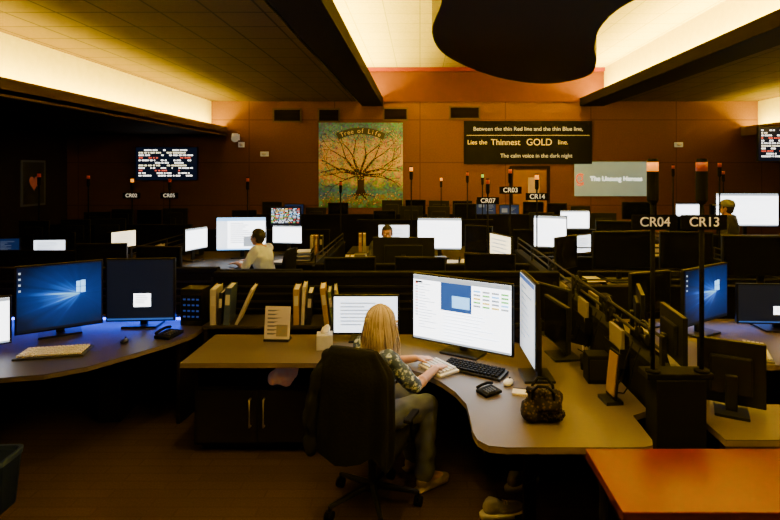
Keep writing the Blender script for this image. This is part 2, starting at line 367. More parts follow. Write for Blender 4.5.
lp=smooth_loop(ctrl)
struct(MB().prism(lp,3.95,4.4).obj('ceiling_cloud',CLOUD))
for i,(x0,x1,z0,z1) in enumerate([(-3.96,-3.18,3.38,3.76),(-2.75,-2.15,3.38,3.76),(-1.0,-.32,3.42,3.78),(.78,1.62,3.46,3.82)]):
    t=thing('air_grille','dark slatted air return grille high on the brown wall','air vent',((x0+x1)/2,YB-.025,(z0+z1)/2),0,'air grilles along the far wall')
    w,h=x1-x0,z1-z0
    b=MB(); b.box((0,0,h/2-.02),(w,.03,.04)); b.box((0,0,-h/2+.02),(w,.03,.04)); b.box((-w/2+.02,0,0),(.04,.03,h)); b.box((w/2-.02,0,0),(.04,.03,h))
    b.obj('frame',M('grille frame',(.10,.055,.025),.7),t)
    b=MB()
    for k in range(9): b.box((0,.0,-h/2+.05+k*(h-.1)/8),(w-.08,.02,.012),rx=.6)
    b.obj('slats',BEAM,t)
    MB().box((0,.017,0),(w-.06,.016,h-.06)).obj('backing',BLK2,t)
t=struct(MB().box((2.95,YB-.01,1.05),(.9,.04,2.1)).obj('door_1',M('door wood',(.26,.12,.05),.6)))
b=MB();b.box((2.45,YB-.02,1.06),(.08,.06,2.2));b.box((3.45,YB-.02,1.06),(.08,.06,2.2));b.box((2.95,YB-.02,2.17),(1.08,.06,.08))
struct(b.obj('trim_13',BEAM))
struct(MB().box((3.05,YB-.05,1.55),(.3,.03,.7)).obj('window_1',M('door glass',(.5,.32,.1),.2,em=.35)))
# ---------------------------------------------------------------- lights
def area(name,loc,size,sy,power,col,rot=(0,0,0),shape='RECTANGLE'):
    l=bpy.data.lights.new(name,'AREA'); l.shape=shape; l.size=size; l.size_y=sy; l.energy=power; l.color=col
    o=bpy.data.objects.new(name,l); COL.objects.link(o); o.location=loc; o.rotation_euler=rot; return o
AMB=(1,.72,0)
yc=(YF+YB)/2; ln=YB-YF-.3
area('cove_light',(-5.42,yc,3.15),.12,ln,1050,AMB,(math.pi,0,0))
area('cove_light',(8.9,yc,3.15),.12,ln,1050,AMB,(math.pi,0,0))
area('cove_light',(-1.3,yc,3.95),.12,ln,1300,(1,.75,.01),(math.pi,0,0))
area('cove_light',(4.66,yc,3.95),.12,ln,1500,(1,.73,.005),(math.pi,0,0))
for (x,y,p) in [(-.9,2.6,18),(1.1,2.2,15),(1.6,1.2,9),(-2.2,2.0,3),(-.6,4.7,4),(.5,3.3,15)]:
    t=thing('downlight','small round recessed ceiling downlight glowing warm','ceiling light',(x,y,3.93),0,'recessed downlights')
    b=MB(); b.cyl((0,0,0),(0,0,.05),.11,.11,20); b.obj('housing',MET,t)
    MB().cyl((0,0,-.006),(0,0,-.002),.085,.085,20).obj('lens',E('downlight',(1,.72,.4),1.0),t)
    area('downlight_lamp',(x,y,3.90),.16,.16,p,(1,.66,.36),(0,0,0),'DISK')
w=bpy.data.worlds.new('w'); sc.world=w; w.use_nodes=True
w.node_tree.nodes['Background'].inputs[0].default_value=(1,.6,.3,1); w.node_tree.nodes['Background'].inputs[1].default_value=.006
# ---------------------------------------------------------------- monitors
def content(style,w,h,par):
    q=[]
    base=SDK; rr=random
    if style=='blue':
        base=WALLP
        for (u0,u1,v0,v1) in [(.69,.735,.63,.715),(.742,.80,.63,.725),(.69,.735,.54,.622),(.742,.80,.53,.622)]:
            q.append((u0,v0,u1,v1,SBL))
        q.append((0,0,1,.035,SDK)); q+= [(.02,.9-.09*i,.045,.93-.09*i,SG) for i in range(4)]
    elif style=='app':
        base=SW
        q=[(0,.93,1,1,SG),(.0,0,1,.03,SG),(.30,.50,.62,.93,SB),(.42,.56,.60,.74,SBL),(.02,.88,.10,.91,SDK)]
        q+=[(.02,.86-.045*i,.05,.88-.045*i,SG if i%3 else SR) for i in range(12)]
        q+=[(.06,.86-.045*i,.06+rr.uniform(.06,.2),.87-.045*i,SG) for i in range(16)]
        q+=[(.64+.09*(i%4),.84-.055*(i//4),.71+.09*(i%4),.87-.055*(i//4),rr.choice([SG,SG,SBL,SG,SGR,SY])) for i in range(20)]
        q+=[(.33,.46-.05*i,.33+rr.uniform(.15,.6),.475-.05*i,SW2) for i in range(9)]
    elif style=='doc':
        base=SDK; q=[(.40,.22,.66,.44,SW),(.0,.0,1,.03,SB)]; q+=[(.43,.40-.03*i,.43+rr.uniform(.1,.2),.41-.03*i,SG) for i in range(5)]
    elif style=='white':
        base=SW; q=[(0,.93,1,1,SG),(0,0,1,.04,SG)]+[(.05,.85-.06*i,.05+rr.uniform(.2,.85),.865-.06*i,SW2) for i in range(13)]
    elif style=='whiteblue':
        base=SW; q=[(.0,.90,1,1,SBL),(0,0,.22,.9,SW2),(.55,.1,.95,.4,SG),(0,0,1,.04,SBL)]+[(.28,.82-.06*i,.28+rr.uniform(.2,.6),.84-.06*i,SG) for i in range(11)]
    elif style=='warm': base=SWW; q=[(.1,.8-.15*i,.8,.84-.15*i,SG) for i in range(5)]
    elif style=='pale': base=SW2; q=[(.1,.8-.1*i,.1+rr.uniform(.3,.8),.84-.1*i,SG) for i in range(7)]
    elif style=='dimpale': base=SW3; q=[(.1,.85-.08*i,.1+rr.uniform(.3,.8),.87-.08*i,SGD) for i in range(9)]+[(0,.94,1,1,SB)]
    elif style=='dim': base=SBD; q=[(.1,.55,.4,.8,SGD),(0,0,1,.05,SDK)]+[(.5,.8-.08*i,.5+rr.uniform(.1,.4),.83-.08*i,SGD) for i in range(7)]
    elif style=='off': base=None
    elif style=='cad':
        base=SDK
        for i in range(13):
            x=.04
            while x<.93:
                l=rr.uniform(.03,.12); q.append((x,.9-.065*i,min(x+l,.97),.93-.065*i,rr.choice([SW2,SW2,SG,SR,SY,SGR,SBL]))); x+=l+rr.uniform(.02,.06)
    elif style=='board':
        base=SDK
        for i in range(11):
            x=.05; c=SR if i in (3,8) else (SWW if i in(1,6) else STX)
            while x<.9:
                if rr.random()<.2: x+=.09; continue
                l=rr.uniform(.015,.04); q.append((x,.895-.078*i,min(x+l,.96),.93-.078*i,c)); x+=l+rr.choice([.008,.008,.025])
    sw,sh=w-.028,h-.028
    if base is None:
        MB().box((0,-.001,0),(sw,.003,sh)).obj('screen',M('dark glass',(.006,.006,.009),.15,spec=.3),par); return
    mats=[base]; b=MB(); b.box((0,-.001,0),(sw,.003,sh))
    for n,(u0,v0,u1,v1,m) in enumerate(q):
        if m not in mats: mats.append(m)
        x0,x1=-sw/2+u0*sw,-sw/2+u1*sw; z0,z1=-sh/2+v0*sh,-sh/2+v1*sh; y=-.0035-.00002*n
        b.quad([(x0,y,z0),(x1,y,z0),(x1,y,z1),(x0,y,z1)],mats.index(m))
    b.obj('screen',mats,par)
def monitor(x,y,yaw,w,h,zb,style,label=None,desk=.74,group=None,stand=True,tilt=0):
    lab=label or {'off':'dark flat computer monitor switched off on a console desk','back':'black flat monitor seen from its rear on a console desk','dim':'dim dark blue computer monitor on a console desk'}.get(style,'lit flat computer monitor with thin black bezel on console desk')
    t=thing('monitor',lab,'monitor',(x,y,desk),yaw,group)
    zc=zb-desk+h/2
    b=MB(); b.box((0,.016,0),(w,.030,h),bev=.005); b.box((0,.042,-.01),(w*.62,.03,h*.6),bev=.012)
    hs=b.obj('housing',BLK,t); hs.location=(0,0,zc)
    content('off' if style=='back' else style,w,h,hs)
    if stand:
        b=MB(); b.box((0,.075,zc*.5),(.06,.03,zc),bev=.006); b.box((0,.06,.008),(min(.30,w*.5),.2,.016),bev=.005)
        b.obj('stand',BLK,t)
    return t
def keyboard(x,y,yaw,z,body,keys,w=.45,label='black computer keyboard on the console desk',dp=1.0):
    t=thing('keyboard',label,'keyboard',(x,y,z),yaw)
    MB().box((0,0,.01),(w,.16*dp,.018),bev=.005,rx=.04).obj('case',body,t)
    b=MB(); n=15
    for r in range(5):
        for k in range(n):
            if r==0 and 4<k<9: continue
            b.box((-w/2+.018+(k+.5)*(w-.036)/n,(-.058+r*.029)*dp,.0245+r*.0012),((w-.036)/n*.70,.020*dp,.012))
        if r==0: b.box((-w/2+.018+7*(w-.036)/n,-.058*dp,.0245),((w-.036)/n*3.8,.020*dp,.012))
    o=b.obj('keycaps',keys,t); o['kind']='stuff'
    return t
def mouse(x,y,yaw,z,mat,label='computer mouse on desk'):
    t=thing('computer_mouse',label,'mouse',(x,y,z),yaw)
    MB().sph((0,0,.013),(.03,.052,.018)).obj('shell',mat,t,True)
    MB().cyl((-.004,.028,.030),(.004,.028,.030),.007).obj('scroll_wheel',BLK2,t)
# ---------------------------------------------------------------- desks
def desk(name,label,pts,z=.74,mat=DESK,edge=EDGE,panels=(),legs=(),loc=(0,0)):
    cx=sum(p[0] for p in pts)/len(pts); cy=sum(p[1] for p in pts)/len(pts)
    t=thing(name,label,'desk',(cx,cy,0))
    P=[(x-cx,y-cy) for x,y in pts]
    MB().prism(P,z-.004,z).obj('worktop',mat,t)
    MB().prism(P,z-.034,z-.004).obj('edge_band',edge,t)
    for (x0,y0,x1,y1) in panels:
        d=Vector((x1-x0,y1-y0)); 
        MB().box(((x0+x1)/2-cx,(y0+y1)/2-cy,(z-.034)/2),(d.length,.03,z-.034),rz=math.atan2(d.y,d.x)).obj('side_panel',CAB,t)
    for (x,y) in legs:
        b=MB(); b.box((x-cx,y-cy,(z-.034)/2+.01),(.07,.05,z-.06),bev=.006); b.box((x-cx,y-cy,.012),(.1,.5,.024),bev=.006); b.box((x-cx,y-cy,z-.045),(.09,.4,.02))
        b.obj('leg',BLK2,t)
    return t
inner=[(-1.69,3.66),(-.62,3.66),(-.36,3.65),(-.16,3.60),(.02,3.48),(.14,3.33),(.22,3.18),(.27,3.02),(.275,2.85),(.275,2.7),(.29,2.62),(.34,2.565),(.42,2.55),(1.10,2.55),(1.15,2.57),(1.17,2.62),(1.18,2.88),(1.29,2.94),(1.29,4.0),(1.0,4.3),(-1.69,4.3)]
desk('workstation_desk','curved brown laminate console desktop with pale edge, woman seated at it',inner,.74,panels=[(-.66,4.2,1.0,4.2),(1.2,3.0,1.2,4.0)],legs=[(.62,2.95)])
desk('workstation_desk','curved brown laminate console desktop lit by blue light strip',[(-4.3,3.3),(-3.2,3.36),(-2.75,3.40),(-2.5,3.46),(-2.30,3.6),(-2.13,3.84),(-1.96,4.1),(-1.88,4.3),(-1.87,4.46),(-1.87,4.9),(-4.3,4.9)],.74,mat=M('desk laminate shade',(.045,.035,.027),.45,var=.08,scale=40,spec=.35),edge=M('edge band shade',(.10,.078,.055),.5),panels=[(-4.2,4.8,-1.9,4.8),(-2.0,4.3,-1.95,4.8)],legs=[(-3.6,4.1)])  # laminate and edge band recoloured darker, shade put into the colour
desk('workstation_desk','brown laminate console desktop with open seat bay and monitors',[(1.54,2.62),(3.0,2.62),(3.0,3.0),(1.9,3.02),(1.75,3.10),(1.74,3.3),(1.85,3.5),(2.1,3.6),(2.4,3.62),(3.9,3.62),(3.9,4.75),(1.54,4.75)],.74,panels=[(1.6,4.65,3.8,4.65),(1.6,2.75,1.6,4.6)],legs=[(2.9,2.8)])
t=thing('side_table','red-orange laminate table with dark edge band and metal legs','table',(1.55,2.285,0))
MB().box((0,0,.744),(1.5,.47,.012),bev=.004).obj('tabletop',REDT,t)
MB().box((0,0,.722),(1.495,.465,.032)).obj('edge_band',M('dark red edge',(.08,.010,.006),.5),t)
for sx in(-.68,.68):
    for sy in(-.18,.18): MB().cyl((sx,sy,0),(sx,sy,.706),.02).obj('leg',BLK,t)
t=thing('storage_cabinet','dark laminate cabinet with open cubby and two doors under counter','cabinet',(-1.2,4.05,0))
b=MB()
b.box((-.46,.02,.38),(.03,.42,.64));b.box((.46,.02,.38),(.03,.42,.64));b.box((0,.23,.38),(.92,.02,.64));b.box((0,.02,.075),(.92,.42,.03));b.box((0,.02,.485),(.89,.42,.02));b.box((0,.02,.69),(.92,.42,.02));b.box((-.0,.02,.59),(.02,.42,.19));b.box((0,.05,.03),(.88,.36,.06))
b.obj('body',CAB,t)
for s in(-1,1):
    d=MB().box((0,0,0),(.445,.02,.385),bev=.003).obj('door',CAB,t,loc=(s*.226,-.202,.282))
    b=MB(); b.tube([(0,0,.1),(0,-.03,.1),(0,-.03,-.1),(0,0,-.1)],.007); b.obj('handle',M('bright metal',(.8,.72,.6),.4,.6),d,True,loc=(-s*.175,-.01,.03))
t=thing('plastic_bag','crumpled white and pink plastic bag in cabinet cubby','bag',(-1.02,3.88,.495))
b=MB(); b.sph((0,0,.07),(.10,.07,.075)); b.sph((.05,.02,.09),(.06,.05,.07)); b.sph((-.06,0,.06),(.05,.06,.06)); fuse(b,'bag_body',M('bag plastic',(.9,.78,.7),.35,c2=(.7,.2,.15),scale=22,em=.03),t,.01,1,disp=.02)
b=MB(); b.tube([(-.03,0,.13),(-.02,-.01,.165),(.02,-.01,.165),(.03,0,.13)],.004); b.obj('handle',WHT,t,True)
t=thing('storage_shelf','low dark shelf unit with flat top holding binders','shelf',(-1.05,4.53,0))
b=MB(); b.box((0,0,.78),(1.55,.36,.025),bev=.004); b.obj('top',DESKD,t)
b=MB(); b.box((0,.16,.38),(1.5,.02,.76)); b.box((-.75,0,.38),(.03,.34,.76)); b.box((.75,0,.38),(.03,.34,.76)); b.box((0,0,.38),(1.47,.32,.02)); b.box((0,0,.03),(1.5,.34,.06)); b.obj('body',CAB,t)
def binder(x,y,z,w,h,d,mat,lean=0,yaw=0,label='upright ring binder',grp='binders on the shelf'):
    t=thing('binder',label,'binder',(x,y,z),yaw,grp)
    b=MB(); b.box((-w/2+.002,0,0),(.004,d,h)); b.box((w/2-.002,0,0),(.004,d,h)); b.box((0,-d/2+.002,0),(w,.004,h))
    o=b.obj('cover',mat,t,loc=(0,0,h/2*math.cos(lean)+abs(math.sin(lean))*w*.5),rot=(0,lean,0)); 
    MB().box((0,.008,0),(w-.012,d-.02,h-.015)).obj('pages',PAPER,o)
    MB().box((0,-d/2-.001,h*.18),(w*.7,.002,h*.28)).obj('spine_label',M('label stock',(.5,.46,.38),.8),o)
YB_=M('yellow binder',(.34,.21,.05),.6); GB=M('green binder',(.10,.14,.06),.6); WB=M('white binder',(.42,.37,.30),.6); BB=M('black binder',(.012,.012,.014),.5,spec=.3); BL=M('blue binder',(.03,.05,.13),.5)
z=.794
for x,w_,m,l,lb,h_ in [(-1.76,.05,WB,.0,'upright white ring binder on shelf',.30),(-1.70,.03,BB,.05,'upright black folder on shelf',.27),(-1.64,.05,BL,.06,'upright dark blue ring binder on shelf',.31),(-1.50,.022,WB,.42,'white folder leaning over on shelf',.32),(-1.06,.05,YB_,0,'upright tan ring binder on shelf',.30),(-1.00,.03,WB,.04,'upright white ring binder on shelf',.32),(-.95,.04,BB,.06,'upright black ring binder on shelf',.27),(-.82,.045,YB_,-.12,'yellow binder leaning on shelf',.31),(-.765,.03,GB,-.12,'green folder leaning on shelf',.28),(-.71,.02,WB,-.14,'pale folder leaning on shelf',.30)]:
    binder(x,4.50,z,w_,h_,.25,m,l,R(8),lb)
t=thing('framed_notice','small upright cream notice card in stand on counter','notice',(-1.14,4.14,.74),R(-4))
MB().box((0,.02,.008),(.2,.09,.016)).obj('base',BLK,t)
c=MB().box((0,0,0),(.205,.006,.255)).obj('card',M('cream card',(.55,.45,.29),.6,em=.07),t,loc=(0,.015,.14),rot=(R(-8),0,0))
b=MB(); [b.quad([(-.08,-.0045,.10-.03*i),(-.08+random.uniform(.08,.15),-.0045,.10-.03*i),(-.03,-.0045,.088-.03*i),(-.08,-.0045,.088-.03*i)]) for i in range(7)]; b.obj('printed_lines',GREY,c)
MB().box((.04,-.004,-.06),(.09,.002,.09)).obj('picture',M('printed picture',(.45,.25,.1),.6,c2=(.1,.2,.15),scale=30),c)
t=thing('tissue_box','white tissue box with tissue pulled up on counter','tissue box',(-.73,3.98,.74),R(10))
MB().box((0,0,.055),(.12,.12,.11),bev=.004).obj('carton',M('carton print',(.6,.55,.48),.7,c2=(.35,.35,.3),scale=25),t)
b=MB(); b.loft([(0,0,.105,.03,.012),(.005,0,.13,.035,.014),(.012,.004,.155,.03,.006),(.02,.006,.175,.008,.003)],10); b.obj('tissue',M('tissue',(.8,.77,.7),.9),t,True)
def part(x0,y0,x1,y1,top,th=.07,label='low dark fabric console partition with black top rail',slat=False,rails=False,pt=None):
    d=Vector((x1-x0,y1-y0)); t=thing('partition_panel',label,'partition',((x0+x1)/2,(y0+y1)/2,0),math.atan2(d.y,d.x))
    l=d.length; pt=(pt or .86) if rails else top
    MB().box((0,0,pt/2-.02),(l,th,pt-.04)).obj('panel',DGR,t)
    MB().box((0,0,pt-.02),(l+.01,th+.02,.04),bev=.006).obj('top_rail',BLK2,t)
    if rails:
        b=MB(); n=max(2,int(l/.75)); zz=top
        while zz>pt+.03: b.cyl((-l/2,0,zz-.01),(l/2,0,zz-.01),.010,.010,8); zz-=.075
        for i in range(n+1): b.box((-l/2+.02+(l-.04)*i/n,0,(pt+top)/2),(.03,.02,top-pt))
        b.obj('tool_rails',SLAT,t)
    if slat:
        for s in(-1,1):
            b=MB()
            for i in range(4): b.box((0,s*(th/2+.006),.82+i*.07),(l-.04,.012,.018))
            b.box((-l/2+.04,s*(th/2+.003),.92),(.03,.006,.3)); b.box((l/2-.04,s*(th/2+.003),.92),(.03,.006,.3))
            b.obj('slat_rails',SLAT,t)
    return t
part(-1.9,4.82,1.28,4.82,1.16,slat=True)
part(-4.5,5.02,-1.95,5.02,1.16,slat=True)
part(1.36,2.90,1.36,7.2,1.17,.08,rails=True,pt=1.00,label='long dark partition with thin top rails between two consoles')
part(1.5,4.95,4.1,4.95,1.14,rails=True,pt=1.0,label='dark partition with thin tool rails behind corner console')
part(-3.9,6.6,-1.5,6.6,.84)
part(-1.2,6.0,1.25,6.0,1.02)
part(-6.8,6.6,-4.2,6.6,1.08)
part(-6.8,9.1,-4.0,9.1,1.15)
part(-3.8,9.2,-1.6,9.2,1.05)
part(1.5,6.9,3.6,6.9,1.08,rails=True,pt=.95,label='dark partition with thin tool rails among consoles')
part(3.9,6.4,6.4,6.4,1.12)
part(4.0,7.7,6.8,7.7,1.14)
part(-1.2,10.0,1.4,10.0,1.15)
part(-3.9,11.2,4.2,11.2,1.15)
part(-3.9,7.0,-3.9,9.0,1.05,rails=True,label='dark partition with thin tool rails among consoles')
part(-1.35,6.7,-1.35,9.1,1.0,rails=True,label='dark partition with thin tool rails among consoles')
part(3.75,5.1,3.75,9.6,1.12,rails=True,pt=.98,label='dark partition with thin tool rails among consoles')
part(1.55,8.6,3.6,8.6,1.12)
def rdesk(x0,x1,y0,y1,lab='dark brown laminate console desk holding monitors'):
    desk('workstation_desk',lab,[(x0,y0),(x1,y0),(x1,y1),(x0,y1)],.74,mat=DESKD,edge=M('dark edge band',(.05,.038,.026),.5),panels=[(x0+.05,y0+.1,x0+.05,y1-.07),(x1-.05,y0+.1,x1-.05,y1-.07),(x0+.08,y1-.05,x1-.08,y1-.05)])  # edge band is a darker copy too, dimness put into its colour
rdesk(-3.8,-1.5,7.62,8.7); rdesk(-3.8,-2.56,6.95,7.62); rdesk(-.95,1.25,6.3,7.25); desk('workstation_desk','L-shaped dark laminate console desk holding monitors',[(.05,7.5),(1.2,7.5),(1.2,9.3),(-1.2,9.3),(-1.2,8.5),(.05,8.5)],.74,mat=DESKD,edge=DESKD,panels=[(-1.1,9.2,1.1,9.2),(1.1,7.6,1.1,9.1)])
rdesk(1.66,3.5,7.2,8.2); rdesk(2.0,3.6,8.9,9.8); rdesk(4.2,6.8,8.5,9.3); rdesk(-6.6,-4.1,7.0,8.4); rdesk(1.5,3.6,5.9,6.6)
rdesk(-3.7,-1.8,9.4,10.4); rdesk(-1.1,1.3,10.2,11.0); rdesk(-3.8,-1.4,11.4,12.2); rdesk(-1.0,4.0,11.4,12.2); rdesk(3.9,6.6,9.8,11.0); rdesk(3.9,6.2,5.4,6.2); rdesk(-6.6,-4.2,9.4,10.4); rdesk(7.2,9.0,8.0,9.0)
rdesk(-4.0,-1.6,5.55,6.35); rdesk(-1.1,1.2,5.15,5.9)
# ---------------------------------------------------------------- key monitors
monitor(.292,3.81,R(-31),.82,.51,.80,'app','large bright monitor showing white application windows, in front of woman')
monitor(.705,3.42,R(-89.5),.46,.54,.86,'dimpale','dim pale monitor turned sideways beside large bright monitor')
monitor(-.43,4.12,R(0),.53,.31,.80,'pale','small pale lit monitor behind seated woman')
monitor(-2.955,4.275,R(35.5),.60,.545,.79,'blue','monitor showing glowing blue desktop wallpaper with window logo')
monitor(-2.42,4.50,R(4),.58,.545,.79,'doc','dark monitor showing one small white document window')
monitor(-3.27,3.76,R(35),.50,.36,.80,'white','bright white monitor beside blue wallpaper monitor')
monitor(2.36,4.28,R(33),.66,.46,.85,'blue','angled monitor showing glowing blue desktop wallpaper on corner console')
monitor(3.05,4.38,R(-3),.74,.34,.80,'doc','dark wide monitor with small white document, lower of two')
monitor(3.05,4.59,R(-3),.74,.36,1.16,'off','dark monitor mounted above another monitor')
monitor(1.78,2.98,R(152),.34,.36,.77,'back','small black monitor seen from rear beside posts',stand=True)
monitor(.98,3.78,R(-82),.42,.32,.83,'off','dark monitor turned sideways beside railed partition')
monitor(1.06,4.24,R(-60),.42,.32,.84,'off','dark monitor turned sideways beside railed partition')
monitor(1.72,3.50,R(84),.42,.32,.84,'dim','dim blue monitor turned sideways beside railed partition')
monitor(1.72,4.02,R(72),.42,.34,.84,'off','dark monitor turned sideways beside railed partition')
monitor(2.00,4.50,R(20),.44,.36,.86,'off','dark monitor on corner console near railed partition')
mm='monitors on the middle consoles'
monitor(-2.75,8.0,R(6),.75,.52,.86,'whiteblue',group=mm)
monitor(-2.51,9.7,R(0),.59,.36,1.06,'cad',group=mm)
monitor(-2.12,8.3,R(-8),.5,.3,.92,'white',group=mm)
monitor(-3.35,7.80,R(70),.45,.34,.90,'white',group=mm)
monitor(.30,8.0,R(-4),.69,.5,.87,'white',group=mm)
monitor(-.44,8.8,R(0),.54,.32,.86,'pale',group=mm)
monitor(-.21,6.75,R(178),.8,.44,.79,'back',group=mm)
monitor(1.02,6.62,R(-66),.5,.36,.92,'warm',group=mm)
monitor(1.95,7.8,R(-25),.50,.5,.92,'white',group=mm)
monitor(2.74,9.2,R(0),.53,.34,1.05,'white',group=mm)
monitor(2.36,7.50,R(35),.34,.27,.90,'pale',group=mm)
monitor(5.6,8.9,R(-3),1.05,.58,1.13,'white','wide bright white monitor raised above console behind standing person')
monitor(5.15,10.0,R(0),.47,.26,1.2,'white',group=mm)
monitor(4.35,10.3,R(0),.69,.35,1.12,'off',group=mm)
monitor(-6.05,7.5,R(12),.5,.26,.86,'dim',group=mm)
monitor(-5.45,7.65,R(5),.46,.22,.86,'pale',group=mm)
monitor(-4.5,7.9,R(62),.4,.26,.92,'warm',group=mm)
monitor(2.45,6.30,R(8),.75,.46,.90,'off',group=mm)
monitor(1.78,6.3,R(40),.45,.4,.90,'back',group=mm)
monitor(3.2,6.25,R(-12),.6,.46,.90,'off',group=mm)
monitor(2.95,7.8,R(-15),.6,.46,.88,'off',group=mm)
monitor(.88,7.85,R(-30),.45,.42,.84,'off',group=mm)
monitor(4.4,5.85,R(170),.7,.45,.84,'back',group=mm)
monitor(5.3,5.85,R(190),.7,.45,.84,'back',group=mm)
monitor(4.55,9.0,R(10),.6,.4,.9,'off',group=mm)
monitor(8.0,8.5,R(-15),.7,.45,.9,'cad',group=mm)
monitor(-3.65,5.95,R(8),.55,.40,.86,'off',group=mm)
monitor(-3.02,6.0,R(-6),.55,.36,.86,'off',group=mm)
monitor(-.75,5.6,R(10),.55,.36,.80,'off',group=mm)
monitor(.0,5.62,R(-4),.55,.36,.80,'off',group=mm)
monitor(.75,5.6,R(-12),.55,.38,.82,'back',group=mm)
ff='monitors on the distant consoles'
random.seed(3)
for (x0,x1,y,n) in [(-3.6,-1.6,11.8,4),(-.9,3.9,11.8,9),(-1.0,1.2,10.6,4),(-3.7,-3.0,9.9,1),(-6.4,-4.4,9.9,4),(-6.4,-4.4,8.2,3),(5.6,6.5,10.5,1),(3.0,3.6,9.4,1),(2.0,2.4,9.4,1)]:
    for i in range(n):
        x=x0+(x1-x0)*(i+.5)/n
        st=random.choice(['off','back','back','off','dim','back'])
        if y==8.2 and i==2: x-=.12
        monitor(x,y+random.uniform(-.05,.05),R(random.uniform(-10,10))+(math.pi if st=='back' else 0),.46,random.uniform(.34,.42),random.uniform(.88,1.06),st,group=ff)
# ---------------------------------------------------------------- keyboards etc
keyboard(.36,3.52,R(-31),.74,BLK,BLK2)
keyboard(.125,3.545,R(-55),.741,WHT,WHT,.26,'compact white keyboard under woman\'s hands')
keyboard(-2.70,3.84,R(12),.74,M('keyboard base dark',(.03,.03,.03),.5),M('keycap cream',(.80,.74,.62),.6),.46,'cream keyed computer keyboard with dark base on console desk',1.25)
keyboard(2.50,3.86,R(65),.74,GREY,WHT,.42,'grey and white computer keyboard on corner console')
mouse(.56,3.30,R(-30),.74,WHT,'white computer mouse beside keyboard'); mouse(-2.33,4.10,R(10),.74,BLK,'black computer mouse on dim desk'); mouse(2.75,3.75,R(10),.74,BLK,'black computer mouse on dim desk')
def phone(x,y,yaw,label='black desk telephone with handset',k=1):
    t=thing('desk_telephone',label,'telephone',(x,y,.74),yaw)
    MB().box((0,0,.018*k),(.15*k,.17*k,.026*k),rx=.06,bev=.006).obj('base',BLK2,t)
    MB().tube([(-.055*k,-.085*k,.045*k),(-.06*k,-.03*k,.055*k),(-.06*k,.03*k,.06*k),(-.055*k,.08*k,.052*k)],.012*k).obj('handset',BLK2,t,True)
    b=MB(); [b.box(((.0+.025*i)*k,(-.05+.025*j)*k,.034*k+.002*j),(.016*k,.014*k,.006)) for i in range(3) for j in range(4)]; b.obj('buttons',M('dark keys',(.04,.04,.04),.5),t)
phone(.42,3.17,R(-60),k=.72); phone(-2.05,4.25,R(-15)); phone(-.55,6.6,R(0))
t=thing('note_pad','small white note pad on desktop','notepad',(.62,3.17,.74),R(-15)); MB().box((0,0,.006),(.11,.08,.012)).obj('pages',PAPER,t); MB().box((0,.035,.0135),(.11,.012,.003)).obj('binding',BLK,t)
t=thing('radio_console','dark radio console box with blue lit keys','radio',(-1.99,4.62,.74),R(-6))
MB().box((0,0,.16),(.2,.16,.32),bev=.006).obj('case',BLK,t)
b=MB(); b.box((0,-.0815,.155),(.18,.003,.22),mi=1); [b.box((-.06+.04*i,-.084,.08+.05*j),(.022,.004,.014)) for i in range(4) for j in range(4)]; b.obj('key_panel',[E('blue keys',(.03,.08,.5),.35),BLK2],t)
t=thing('light_strip','thin blue glowing light strip behind monitors','light strip',(-2.9,4.72,.745))
MB().box((0,0,.006),(2.0,.02,.012)).obj('diffuser',BLUEEM,t); MB().box((0,.02,.008),(2.0,.02,.016)).obj('channel',MET,t)
area('blue_lamp',(-2.9,4.66,.80),1.9,.05,8,(.02,.08,1),(R(-30),0,0))
area('blue_lamp',(2.6,4.60,.80),1.0,.05,.9,(.05,.2,1),(R(-30),0,0))
t=thing('waste_bin','dark navy plastic waste bin with liner bag','waste bin',(-2.65,3.22,0),R(4))
b=MB(); b.loft([(0,0,0,.095,.10),(0,0,.31,.118,.13)],24,5); bb=b.obj('bin_body',M('blue plastic',(.004,.009,.045),.5,spec=.25),t)
MB().loft([(0,0,.30,.122,.135),(0,0,.332,.125,.138),(0,0,.333,.105,.115),(0,0,.25,.095,.105)],24,5).obj('bin_liner',M('blue liner',(.03,.05,.13),.4,spec=.4),t)
# ---------------------------------------------------------------- posts with beacons
PLATE=M('plate black',(.005,.005,.005),.9,spec=.05)
def beacon_pole(x,y,zb,top,sign,lens,side=0,r=.011,label=None,big=1.0,group='status beacon poles'):
    t=thing('beacon_pole',label or 'thin black pole with stacked status beacon and number plate','beacon pole',(x,y,zb),0,group)
    H=top-zb; bh=.20*big; lf=.22 if sign and y<5 else .30; cp=.018
    b=MB(); b.cyl((0,0,0),(0,0,H-bh),r); b.cyl((0,0,0),(0,0,.015),r*3.2,r*3.2,16); b.obj('pole',BLK2,t,True)
    rr=.027*big
    b=MB(); b.cyl((0,0,H-bh),(0,0,H-bh*lf-cp),rr,rr,18); b.cyl((0,0,H-bh-.02),(0,0,H-bh),rr*.6,rr,18); b.cyl((0,0,H-cp),(0,0,H),rr,rr*.8,18); b.obj('beacon_housing',BLK2,t,False)
    b=MB(); b.cyl((0,0,H-bh*lf-cp),(0,0,H-cp),rr*.96,rr*.96,18); b.obj('beacon_lens',lens,t,True)
    if sign:
        far=y>5
        k=1.3 if far else 1
        p=MB().box((0,0,0),(.24*k,.012,.078*k)).obj('sign_plate',PLATE,t,loc=(side,-r-.008,H-bh-.115))
        text(sign,.070*k,M('sign letters pale',(.85,.78,.6),.6,em=.7) if far else M('sign letters',(.85,.78,.6),.6,em=.22),p,(0,-.008,0))  # plate lettering glows on its own, stronger on the far poles
    return t
BP='tall black post with amber beacon and white-lettered number plate'
beacon_pole(1.235,2.76,1.03,2.16,'CR04',AMBER,.0,.012,BP,1.1)
beacon_pole(1.495,2.76,1.03,2.16,'CR13',REDD,.0,.012,'tall black post with dark orange beacon and white-lettered number plate',1.1)
t=thing('junction_post','black console end post carrying two beacon poles','post',(1.365,2.78,0))
